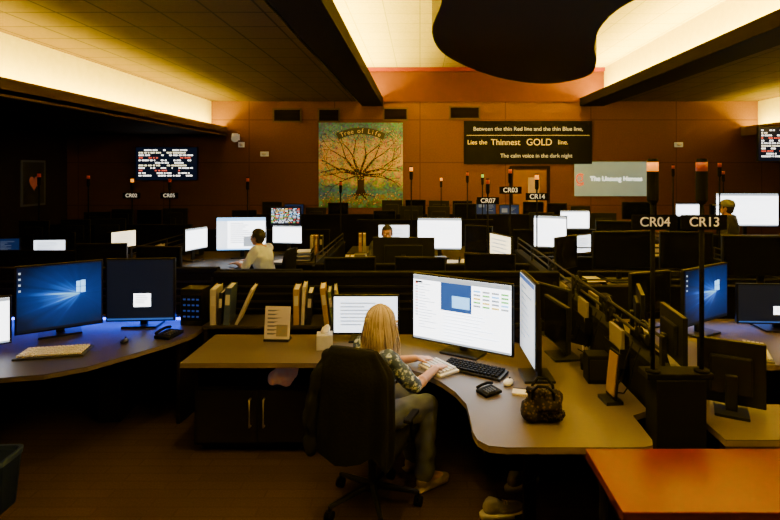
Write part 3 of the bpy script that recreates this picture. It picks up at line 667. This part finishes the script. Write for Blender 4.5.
MB().box((0,0,.5),(.26,.14,1.0),bev=.006).obj('column',BLK2,t); MB().box((0,0,1.015),(.35,.12,.03),bev=.005).obj('cap',BLK2,t)
for x,y,top,s,l in [(-6.3,8.6,2.06,None,REDL),(-5.93,9.3,2.02,None,REDL),(-5.12,9.25,1.96,'CR02',AMBF),(-4.45,9.25,1.96,'CR05',REDL),(-2.95,8.9,1.98,None,REDL),(-.14,8.35,2.16,None,AMBF),(.92,10.1,2.07,None,REDL),(1.22,10.15,2.03,None,GREENL),(.96,7.37,1.98,'CR07',REDL),(1.275,7.35,2.13,'CR03',REDL),(1.60,7.12,2.05,'CR14',AMBF),(4.6,9.45,2.2,None,REDL),(4.35,7.55,2.22,None,REDL),(-1.45,9.5,1.9,None,REDL),(.45,11.05,1.95,None,AMBF),(5.6,9.6,2.1,None,REDL)]:
    beacon_pole(x,y,0,top,s,l,r=.012,label='thin black pole with small status beacon among consoles')
# ---------------------------------------------------------------- wall items
t=thing('tree_mural','large mosaic mural of spreading golden tree with lettering','mural',(-1.59,YB-.032,2.23))
def mural_mat():
    m=bpy.data.materials.new('mural mosaic'); m.use_nodes=True; nt=m.node_tree;N=nt.nodes;L=nt.links; b=N['Principled BSDF']
    tc=N.new('ShaderNodeTexCoord'); sp=N.new('ShaderNodeSeparateXYZ'); L.new(tc.outputs['Generated'],sp.inputs[0])
    cr=N.new('ShaderNodeValToRGB'); e=cr.color_ramp.elements
    e[0].position=0; e[0].color=(.06,.16,.06,1); e[1].position=1; e[1].color=(.10,.22,.36,1)
    for p,c in [(.09,(.24,.24,.06,1)),(.17,(.06,.22,.42,1)),(.25,(.14,.24,.16,1)),(.32,(.65,.48,.16,1)),(.55,(1.0,.66,.24,1)),(.74,(.85,.62,.36,1)),(.86,(.18,.34,.50,1))]:
        k=e.new(p); k.color=c
    nz=N.new('ShaderNodeTexNoise'); nz.inputs['Scale'].default_value=3.2; nz.inputs['Detail'].default_value=5; L.new(tc.outputs['Object'],nz.inputs['Vector'])
    ma=N.new('ShaderNodeMath'); ma.operation='MULTIPLY_ADD'; ma.inputs[1].default_value=.30; ma.inputs[2].default_value=-.15
    L.new(nz.outputs['Fac'],ma.inputs[0]); ad=N.new('ShaderNodeMath'); L.new(sp.outputs[2],ad.inputs[0]); L.new(ma.outputs[0],ad.inputs[1]); L.new(ad.outputs[0],cr.inputs[0])
    n2=N.new('ShaderNodeTexNoise'); n2.inputs['Scale'].default_value=5; L.new(tc.outputs['Object'],n2.inputs['Vector'])
    mr=N.new('ShaderNodeMapRange'); mr.inputs['From Min'].default_value=.52; mr.inputs['From Max'].default_value=.62; L.new(n2.outputs['Fac'],mr.inputs['Value'])
    m0=N.new('ShaderNodeMix'); m0.data_type='RGBA'; m0.inputs['B'].default_value=(.12,.34,.46,1)
    sc_=N.new('ShaderNodeMath'); sc_.operation='MULTIPLY'; sc_.inputs[1].default_value=.6; L.new(mr.outputs[0],sc_.inputs[0]); L.new(sc_.outputs[0],m0.inputs['Factor']); L.new(cr.outputs[0],m0.inputs['A'])
    v=N.new('ShaderNodeTexVoronoi'); v.inputs['Scale'].default_value=24; L.new(tc.outputs['Object'],v.inputs['Vector'])
    mx=N.new('ShaderNodeMix'); mx.data_type='RGBA'; mx.blend_type='OVERLAY'; mx.inputs['Factor'].default_value=.5
    L.new(m0.outputs['Result'],mx.inputs['A']); L.new(v.outputs['Color'],mx.inputs['B']); L.new(mx.outputs['Result'],b.inputs['Base Color']); b.inputs['Roughness'].default_value=.6
    L.new(mx.outputs['Result'],b.inputs['Emission Color']); b.inputs['Emission Strength'].default_value=.10  # faint glow in the mural's own colours brightens it; it is no lamp
    return m
MB().box((0,.01,0),(2.26,.04,2.28)).obj('canvas',mural_mat(),t)
b=MB()
def branch(x,z,a,l,w,dep):
    n=4; px,pz=x,z
    for i in range(n):
        nx,nz=px+math.cos(a)*l/n,pz+math.sin(a)*l/n; w2=w*(1-.07)
        if abs(nx)>1.09 or nz>.96 or nz<-.95: return
        ca,sa=-math.sin(a),math.cos(a); y=-.014-.0005*dep
        b.quad([(px+ca*w/2,y,pz+sa*w/2),(px-ca*w/2,y,pz-sa*w/2),(nx-ca*w2/2,y,nz-sa*w2/2),(nx+ca*w2/2,y,nz+sa*w2/2)])
        w=w2; px,pz=nx,nz; a+=random.uniform(-.16,.16)
    tips.append((px,pz))
    if dep<7:
        for s in ((-1,1) if dep<6 else (random.choice((-1,1)),)):
            branch(px,pz,a+s*random.uniform(.25,.5),l*random.uniform(.74,.88),max(.013,w*.60),dep+1)
tips=[]; random.seed(14)
b.quad([(-.17,-.0135,-.82),(.17,-.0135,-.82),(.085,-.0135,-.62),(-.085,-.0135,-.62)])
b.quad([(-.085,-.0135,-.62),(.085,-.0135,-.62),(.10,-.0135,-.20),(-.10,-.0135,-.20)])
for a,l,w0 in [(158,.60,.07),(22,.60,.07),(134,.56,.07),(46,.56,.07),(108,.54,.07),(72,.54,.07),(174,.52,.06),(6,.52,.06),(192,.45,.045),(-12,.45,.045)]: branch(random.uniform(-.04,.04),-.26,R(a),l,w0,2)
for a in (200,-20,225,-45): branch(0,-.74,R(a),.22,.06,6)
b.obj('tree_branches',M('mural bark',(.05,.022,.010),.8),t)
LE=[M('leaf orange',(.85,.34,.06),.7),M('leaf yellow',(1.0,.75,.22),.7),M('leaf green',(.28,.42,.14),.7),M('leaf red',(.5,.06,.02),.7),M('leaf blue',(.12,.30,.46),.7)]
b=MB()
for i in range(1700):
    if i%3==0 and tips: x,z=random.choice(tips); x+=random.gauss(0,.06); z+=random.gauss(0,.06)
    else:
        a=random.uniform(0,6.28); r_=random.uniform(0,1)**.5; x=math.cos(a)*r_*1.07; z=.22+math.sin(a)*r_*.62
    if abs(x)>1.09 or abs(z)>1.05: continue
    s=random.uniform(.008,.016); y=-.02-i*.000001
    b.quad([(x-s,y,z),(x,y,z-s*1.3),(x+s,y,z),(x,y,z+s*1.3)],random.choice([0,0,1,1,1,2,2,3,4]))
for i in range(160):
    x=random.uniform(-1.08,1.08); z=random.uniform(-1.1,-.72); s=random.uniform(.010,.022); y=-.022
    b.quad([(x-s,y,z),(x,y,z-s),(x+s,y,z),(x,y,z+s)],random.choice([0,1,2,3,4]))
o=b.obj('leaves',LE,t); o['kind']='stuff'
b=MB(); n=14
for i in range(n):
    a0=R(118-56*i/n); a1=R(118-56*(i+1)/n); r0,r1=1.25,1.43; zc=-.42
    b.quad([(math.cos(a0)*r0,-.026,zc+math.sin(a0)*r0),(math.cos(a1)*r0,-.026,zc+math.sin(a1)*r0),(math.cos(a1)*r1,-.026,zc+math.sin(a1)*r1),(math.cos(a0)*r1,-.026,zc+math.sin(a0)*r1)])
b.obj('banner',M('mural banner',(.09,.09,.06),.7),t)
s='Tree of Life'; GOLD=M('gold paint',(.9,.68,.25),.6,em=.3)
for i,ch in enumerate(s):
    if ch==' ': continue
    a=R(112-44*i/(len(s)-1)); r_=1.335
    text(ch,.17,GOLD,t,(math.cos(a)*r_,-.03,-.42+math.sin(a)*r_),(R(90),-(a-R(90)),0),name='letter')
t=thing('quote_sign','dark banner with white and gold lettered three line quotation','sign',(2.90,YB-.03,2.84))
MB().box((0,.01,0),(3.44,.04,1.16)).obj('board',M('banner charcoal',(.012,.011,.013),.8,spec=.1),t)
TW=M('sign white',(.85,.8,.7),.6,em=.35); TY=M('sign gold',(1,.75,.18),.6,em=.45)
text('Between the thin Red line and the thin Blue line,',.150,TW,t,(0,-.015,.36))
text('Lies the ',.17,TY,t,(-1.63,-.015,-.0),align='LEFT'); text('Thinnest ',.225,TY,t,(-1.0,-.015,.0),align='LEFT'); text('GOLD',.25,TY,t,(-.05,-.015,0),align='LEFT'); text('line.',.17,TY,t,(.80,-.015,0),align='LEFT')
text('The calm voice in the dark night',.148,TW,t,(.22,-.015,-.36))
MB().box((0,-.013,.19),(3.3,.003,.010)).obj('gold_line',TY,t)
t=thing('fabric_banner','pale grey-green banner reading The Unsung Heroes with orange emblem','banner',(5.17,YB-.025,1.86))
MB().box((0,.01,0),(2.03,.03,.92)).obj('cloth',M('pale banner',(.36,.48,.42),.8,em=.42,var=.15,scale=2),t)  # cloth given its own glow to look paler and lit
text('The Unsung Heroes',.172,M('banner white',(1,.98,.85),.6,em=2.4),t,(.10,-.012,.0))  # lettering glows too, so it stands out from the cloth
b=MB()
b.tube([(-.86+.11*math.cos(R(a)),-.014,.13*math.sin(R(a))) for a in range(50,320,22)],.020,6)
b.tube([(-.86+.05*math.cos(R(a)),-.016,.07*math.sin(R(a))+.02) for a in range(-120,130,25)],.016,6)
b.tube([(-.96,-.014,-.15),(-.88,-.014,-.18),(-.78,-.014,-.14)],.014,6)
b.obj('emblem',M('emblem orange',(1,.16,.0),.6,em=.8),t)
MB().cyl((-1.01,0,.47),(1.01,0,.47),.012).obj('hanging_rod',MET,t)
def board(x,y,z,w,h,label,pole=0):
    t=thing('status_display',label,'display screen',(x,y,z))
    MB().box((0,.03,0),(w,.06,h),bev=.006).obj('housing',BLK,t)
    content('board',w,h,t)
    if pole:
        b=MB(); b.cyl((0,.04,h/2),(0,.04,h/2+pole),.02); b.box((0,.06,0),(.2,.03,.2)); b.box((0,.04,h/2-.02),(.06,.04,.06)); b.obj('ceiling_mount',BLK2,t)
    else: MB().box((0,.079,0),(.3,.04,.2)).obj('wall_bracket',BLK2,t)
random.seed(21)
board(-6.78,YB-.10,2.27,1.66,.9,'wall display listing rows of white and red text')
board(8.45,12.0,2.70,1.3,.80,'ceiling hung display listing rows of white text',.85)
def wallbox(name,lab,cat,x,z,w,h,m,red=False):
    t=thing(name,lab,cat,(x,YB-.025,z)); MB().box((0,0,0),(w,.05,h),bev=.01).obj('case',m,t); MB().sph((0,-.03,0),(w*.3,.03,h*.3)).obj('lens',WHT,t,True)
WHB=M('bright white plastic',(.85,.85,.82),.5,em=.12)  # white plastic brightened by a faint glow of its own
t=thing('security_camera','white dome security camera on wall bracket','camera',(-4.93,YB-.02,2.98))
MB().box((0,0,0),(.16,.04,.16),bev=.01).obj('mount_plate',WHB,t); MB().cyl((0,0,0),(.02,-.16,.02),.03).obj('arm',WHB,t); b=MB(); b.cyl((.02,-.18,-.06),(.02,-.18,.09),.10,.075,20); b.sph((.02,-.18,-.06),(.095,.095,.08)); b.obj('dome',WHB,t,True)
wallbox('alarm_strobe','small white alarm strobe below security camera','alarm',-4.80,2.78,.16,.14,WHB)
wallbox('motion_sensor','small white oval sensor on brown wall','sensor',-4.18,2.53,.22,.13,WHB); wallbox('motion_sensor','small white oval sensor on brown wall','sensor',6.95,2.78,.22,.13,WHB)
t=thing('framed_poster','dark framed poster with red heart-like shape on side wall','poster',(XL+.015,12.75,1.78),R(90))
MB().box((0,0,0),(.8,.03,1.12)).obj('frame',M('frame grey',(.06,.06,.06),.5,em=.06),t); MB().box((0,-.018,0),(.7,.006,1.02)).obj('print',M('poster print',(.010,.010,.012),.6),t)  # frame lightened by a faint glow of its own
b=MB(); b.bm.faces.new([b.bm.verts.new((.16*(math.sin(R(a))**3),-.024,.012+.0125*(13*math.cos(R(a))-5*math.cos(R(2*a))-2*math.cos(R(3*a))-math.cos(R(4*a))))) for a in range(0,360,12)]); b.obj('printed_heart',M('heart red',(.25,.02,.02),.6,em=.18,c2=(.4,.12,.06),scale=12),t)  # red glow on the print is put into the heart's material
# ---------------------------------------------------------------- chairs
def chair(x,y,yaw,label,mat=BLK2,arms=True,bt=1.04,group=None):
    t=thing('office_chair',label,'chair',(x,y,0),yaw,group)
    MB().box((0,0.02,.44),(.48,.46,.07),bev=.03).obj('seat',mat,t,True)
    b=MB(); n=9
    rows=[]
    for i in range(n):
        z=.52+(bt-.52)*i/(n-1); wd=.18+.035*math.sin(math.pi*i/(n-1)) - (.05 if i==n-1 else 0); yo=-.20-.05*(z-.5)+.02*math.sin(math.pi*i/(n-1))
        rows.append((0,yo,z,wd,.030))
    b.loft(rows,28,4); b.obj('backrest',mat,t,True)
    MB().tube([(0,-.10,.40),(0,-.24,.42),(0,-.27,.55),(0,-.265,.70)],.022).obj('back_support',BLK,t,True)
    b=MB(); b.cyl((0,0,.14),(0,0,.30),.028,.028,14); b.cyl((0,0,.30),(0,0,.405),.018,.018,14); b.box((0,0,.395),(.18,.22,.03)); b.obj('gas_column',BLK,t)
    b=MB(); b.cyl((0,0,.10),(0,0,.15),.045,.035,16)
    for k in range(5):
        a=k*2*math.pi/5+.3; b.tube([(.03*math.cos(a),.03*math.sin(a),.125),(.29*math.cos(a),.29*math.sin(a),.085)],.022,8,.014)
    b.obj('star_base',BLK,t)
    for k in range(5):
        a=k*2*math.pi/5+.3; cx,cy=.29*math.cos(a),.29*math.sin(a)
        b=MB(); b.cyl((cx-.022,cy,.03),(cx-.006,cy,.03),.03,.03,14); b.cyl((cx+.006,cy,.03),(cx+.022,cy,.03),.03,.03,14); b.cyl((cx,cy,.04),(cx,cy,.09),.007); b.box((cx,cy,.045),(.014,.04,.03)); b.obj('caster',BLK2,t)
    if arms:
        for s in(-1,1):
            b=MB(); b.tube([(s*.20,0,.43),(s*.27,0,.45),(s*.275,-.04,.60)],.012); b.box((s*.275,-.03,.61),(.045,.17,.022),bev=.01); b.obj('armrest',BLK2,t)
    return t
CF=Vector((.34,.94)); cyaw=math.atan2(CF.y,CF.x)-math.pi/2
chair(-.30,3.27,cyaw,'black high-back swivel chair with woman seated in it',bt=1.02)
chair(-2.02,7.30,math.atan2(.17,-.985)-math.pi/2,'black swivel chair with seated man in white shirt',bt=1.0) 
chair(-.50,7.95,R(180),'black swivel chair with person behind monitor',bt=.95)
chair(2.6,5.45,R(10),'empty black swivel chair between consoles',bt=1.08)
chair(-5.0,6.1,R(-20),'empty black swivel chair between consoles')
chair(.6,9.58,R(0),'empty black swivel chair between consoles')
t=thing('jacket','black jacket draped over chair back','jacket',(-.30,3.27,0),cyaw)
b=MB(); random.seed(5)
seg=44; bm=b.bm; rr=[]
for i in range(18):
    f=i/17; z=1.06-.64*f
    rx=.145+.092*min(1,f*5)+.032*f-.03*max(0,f-.7); ry=.022+.036*min(1,f*4)
    yo=-.225-.03*(1-f)
    row=[]
    for k in range(seg):
        a=k*2*math.pi/seg; c,s_=math.cos(a),math.sin(a)
        fold=1+(.10+.35*f)*math.sin(a*8+f*1.6)*.6
        row.append(bm.verts.new((math.copysign(abs(c)**.6,c)*rx*(1+.05*math.sin(a*9+f*2))-.015*f,yo+math.copysign(abs(s_)**.7,s_)*ry*fold-(.02*f),z+.035*math.sin(a*5+1)*f)))
    rr.append(row)
for i in range(17):
    for k in range(seg): bm.faces.new((rr[i][k],rr[i+1][k],rr[i+1][(k+1)%seg],rr[i][(k+1)%seg]))
bm.faces.new(rr[0])
b.obj('jacket_body',M('black cloth',(.009,.0088,.009),.9,scale=60,bump=.3,spec=.12),t,True)
b=MB(); b.limb([(-.17,-.25,.99),(-.235,-.28,.84),(-.262,-.30,.66),(-.255,-.30,.44)],[.042,.045,.042,.036]); fuse(b,'jacket_sleeve',M('black cloth',(.013,.012,.013)),t,.012,3,disp=.02)
# ---------------------------------------------------------------- handbag
t=thing('handbag','low dark patterned fabric handbag with looped handles on desktop','bag',(.67,2.84,.74),R(-12))
b=MB(); b.loft([(0,0,.005,.092,.058),(0,0,.03,.110,.074),(0,0,.085,.108,.068),(.01,0,.13,.094,.048),(-.02,0,.160,.065,.030)],26,2.6)
def bagmat():
    m=M('bag pattern',(.02,.015,.012),.8,spec=.15)
    nt=m.node_tree;N=nt.nodes;L=nt.links;b=N['Principled BSDF']
    tc=N.new('ShaderNodeTexCoord'); v=N.new('ShaderNodeTexVoronoi'); v.inputs['Scale'].default_value=55; L.new(tc.outputs['Object'],v.inputs['Vector'])
    cr=N.new('ShaderNodeValToRGB'); e=cr.color_ramp.elements; e[0].position=.15; e[0].color=(.075,.048,.03,1); e[1].position=.45; e[1].color=(.010,.007,.007,1)
    L.new(v.outputs['Distance'],cr.inputs[0]); L.new(cr.outputs[0],b.inputs['Base Color']); return m
fuse(b,'bag_body',bagmat(),t,.008,2,disp=.038)
for y in(-.03,.03):
    MB().tube([(-.055,y,.115),(-.055,y*1.2,.165),(-.025,y*1.9,.20),(.025,y*2,.20),(.055,y*1.6,.17),(.06,y,.115)],.008).obj('handle',BLK2,t,True)
def shoe(x,y,yaw,label):
    t=thing('sneaker',label,'shoe',(x,y,0),yaw,'sneakers under the desk')
    b=MB(); b.sph((0,-.06,.06),(.04,.065,.05)); b.sph((0,.04,.048),(.045,.10,.035)); b.cyl((0,-.07,.05),(0,-.075,.105),.038,.035); fuse(b,'upper',M('sneaker upper',(.20,.19,.17),.7,c2=(.4,.36,.2),scale=30),t,.008,2)
    MB().loft([(0,-.0,0,.044,.14),(0,0,.022,.048,.143),(0,0,.03,.044,.137)],24,2.6).obj('sole',M('sole',(.75,.7,.42),.7),t,True)
    b=MB(); [b.tube([(-.022,.005+.018*i,.083-.006*i),(0,.01+.018*i,.092-.006*i),(.022,.005+.018*i,.083-.006*i)],.003,6) for i in range(4)]; b.obj('laces',M('laces',(.8,.65,.12),.7),t,True)
shoe(.50,3.16,R(-82),'grey sneaker with pale sole and yellow laces'); shoe(.68,3.46,R(-60),'grey sneaker with pale sole and yellow laces')
for x,y in [(.98,3.7),(-2.6,4.5),(.55,3.98)]:
    t=thing('computer_tower','black computer tower standing under console','computer',(x,y,0),R(5)); MB().box((0,0,.2),(.18,.36,.4),bev=.006).obj('case',BLK,t); MB().box((0,-.183,.2),(.15,.006,.36)).obj('front_panel',SLAT,t)
t=thing('document_holder','narrow upright holder with amber lit papers beside partition','document holder',(1.12,3.06,.74),R(-84))
MB().box((0,0,.01),(.12,.10,.02)).obj('base',BLK,t); MB().box((0,.02,.16),(.12,.01,.27),rx=R(-6)).obj('backing',BLK2,t); MB().box((0,.010,.165),(.10,.006,.24),rx=R(-6)).obj('papers',M('amber paper',(.22,.13,.045),.8),t)  # amber light on the papers is painted into their colour
def cab_speaker(x,y,yaw,z=.74,k=1):
    t=thing('desk_speaker','small black desktop speaker on console','speaker',(x,y,z),yaw); MB().box((0,0,.055*k),(.07*k,.07*k,.11*k),bev=.006).obj('cabinet',BLK2,t); MB().cyl((0,-.036*k,.06*k),(0,-.039*k,.06*k),.026*k,.026*k,16).obj('cone',BLK,t)
cab_speaker(.80,4.12,R(-40),k=1.3); cab_speaker(1.68,3.12,R(80),k=1.2)
def pencup(x,y):
    t=thing('pen_cup','small black mesh cup holding pens','pen cup',(x,y,.74),0,'pen cups on consoles'); MB().loft([(0,0,0,.032,.032),(0,0,.095,.038,.038)],18).obj('cup',BLK2,t,True)
    for i in range(3):
        a=i*2.1; MB().cyl((.01*math.cos(a),.01*math.sin(a),.09),(.028*math.cos(a),.028*math.sin(a),.155),.004,.004,8).obj('pen',[BL,PAPER,YB_][i],t)
for x,y in [(1.13,3.55),(-.62,7.1),(.9,6.40),(-2.35,7.74),(2.85,7.32),(1.66,4.35)]: pencup(x,y)
def headset(x,y,z,yaw):
    t=thing('headset','black telephone headset hanging on partition rail','headset',(x,y,z),yaw,'headsets on the partition rails')
    MB().tube([(.0,-.075*math.cos(a),-.055+.075*math.sin(a)) for a in [R(k) for k in range(-10,191,20)]],.007).obj('headband',BLK,t,True)
    for s in(-1,1): MB().cyl((-.015,s*.075,-.07),(.015,s*.075,-.07),.032,.032,16).obj('ear_cup',BLK2,t)
    MB().tube([(0,.075,-.09),(.01,.07,-.13),(.03,.04,-.16)],.004).obj('microphone_boom',BLK,t,True)
for y in (3.15,3.75,4.5,5.3): headset(1.36,y,1.165,R(0))
def filebin(x,y,yaw):
    t=thing('file_holder','black file pocket with papers hung on partition','file holder',(x,y,.86),yaw,'file pockets on the partition')
    b=MB(); b.box((0,.004,.09),(.26,.006,.20)); b.box((0,-.05,.05),(.26,.004,.13),rx=R(8)); b.box((-.128,-.022,.05),(.004,.055,.12)); b.box((.128,-.022,.05),(.004,.055,.12)); b.box((0,-.022,-.008),(.26,.055,.004)); b.obj('pocket',BLK2,t)
    MB().box((0,-.022,.11),(.21,.02,.22)).obj('papers',M('papers grey',(.20,.17,.12),.8),t)
for y in (3.4,4.1,4.65): filebin(1.29+.018,y,R(-90))
for y in (3.3,4.3): filebin(1.43-.018,y,R(90))
def trayitem(x,y,yaw,n=3,m=PAPER):
    t=thing('document_tray','black stacked document tray holding papers','document tray',(x,y,.74),yaw,'document trays on consoles')
    for i in range(n):
        b=MB(); b.box((0,0,.01+.06*i),(.25,.32,.006)); b.box((-.122,0,.03+.06*i),(.006,.32,.045)); b.box((.122,0,.03+.06*i),(.006,.32,.045)); b.obj('tray',BLK2,t)
        MB().box((0,-.005,.018+.06*i),(.21,.29,.008)).obj('paper_stack',m,t)
trayitem(-1.75,7.86,R(5)); trayitem(.65,6.98,R(-8)); trayitem(2.62,7.42,R(4),2); trayitem(.95,8.6,R(0)); trayitem(2.02,6.12,R(4),2)
random.seed(9)
for i in range(16):
    side=1 if i%3 else -1
    y=2.98+i*.11
    xb=1.36-side*.10
    t=thing('cable','thin black cable drooping behind monitors','cable',(xb,y,.745),0,'cables behind the monitors')
    MB().tube([(side*.05,0,.30),(side*.01,.01,.18),(-side*.01,.02+random.uniform(-.02,.02),.08),(-side*.03,.05,.006),(-side*.05,.03+random.uniform(-.04,.04),.006),(-side*.07,.06,.006)],.0045).obj('cord',BLK2,t,True)
def box_item(name,lab,cat,x,y,z,s,m,m2):
    t=thing(name,lab,cat,(x,y,z),R(random.uniform(-10,10))); MB().box((0,0,s[2]/2),s,bev=.006).obj('case',m,t); MB().box((0,-s[1]/2-.002,s[2]/2),(s[0]*.8,.004,s[2]*.7)).obj('front_panel',m2,t)
box_item('desk_speaker','pale grey desktop speaker on console','speaker',-.80,6.95,.74,(.16,.14,.24),GREY,PAPER)
box_item('printer','small dark printer on console desk','printer',-2.4,5.85,.74,(.36,.28,.2),BLK,SLAT)
box_item('desk_speaker','small black desktop speaker on console','speaker',-3.55,8.3,.74,(.14,.14,.2),BLK,GREY)
box_item('radio_console','dark radio box on console desk','radio',.25,6.95,.74,(.2,.14,.2),BLK,GREY)
for x,y,s in [(1.63,4.60,(.1,.12,.26)),(.66,4.14,(.12,.12,.12)),(1.14,3.36,(.14,.12,.18))]:
    box_item('radio_console','black radio equipment box on console desk','radio',x,y,.74,s,BLK2,SLAT)
for x,y,m in [(-.90,6.45,WB),(-.84,6.45,YB_),(-3.70,7.40,WB),(-1.75,8.45,WB),(-1.68,8.45,YB_),(-1.60,8.45,BB),(1.19,6.95,YB_),(3.34,7.36,WB),(3.41,7.36,YB_),(-1.0,8.7,YB_),(-.93,8.7,WB)]:
    binder(x,y,.74,.05,.3,.22,m,0,R(6),'upright ring binder on console desk','binders on the middle consoles')
for x,y in [(-2.6,7.76),(-2.05,7.80),(.5,7.7),(2.0,7.36)]:
    t=thing('paper_sheet','loose white paper sheet on console desk','paper',(x,y,.74),R(random.uniform(-30,30)),'papers on the middle consoles'); MB().box((0,0,.001),(.21,.29,.002)).obj('sheet',PAPER,t)
# ---------------------------------------------------------------- camera
cam=bpy.data.cameras.new('camera'); cam.lens=24; cam.sensor_width=36; cam.shift_x=-30/780; cam.shift_y=-90/780; cam.clip_start=.05
co=bpy.data.objects.new('camera',cam); COL.objects.link(co); co.location=(0,0,2.1); co.rotation_euler=(R(90),0,0); sc.camera=co
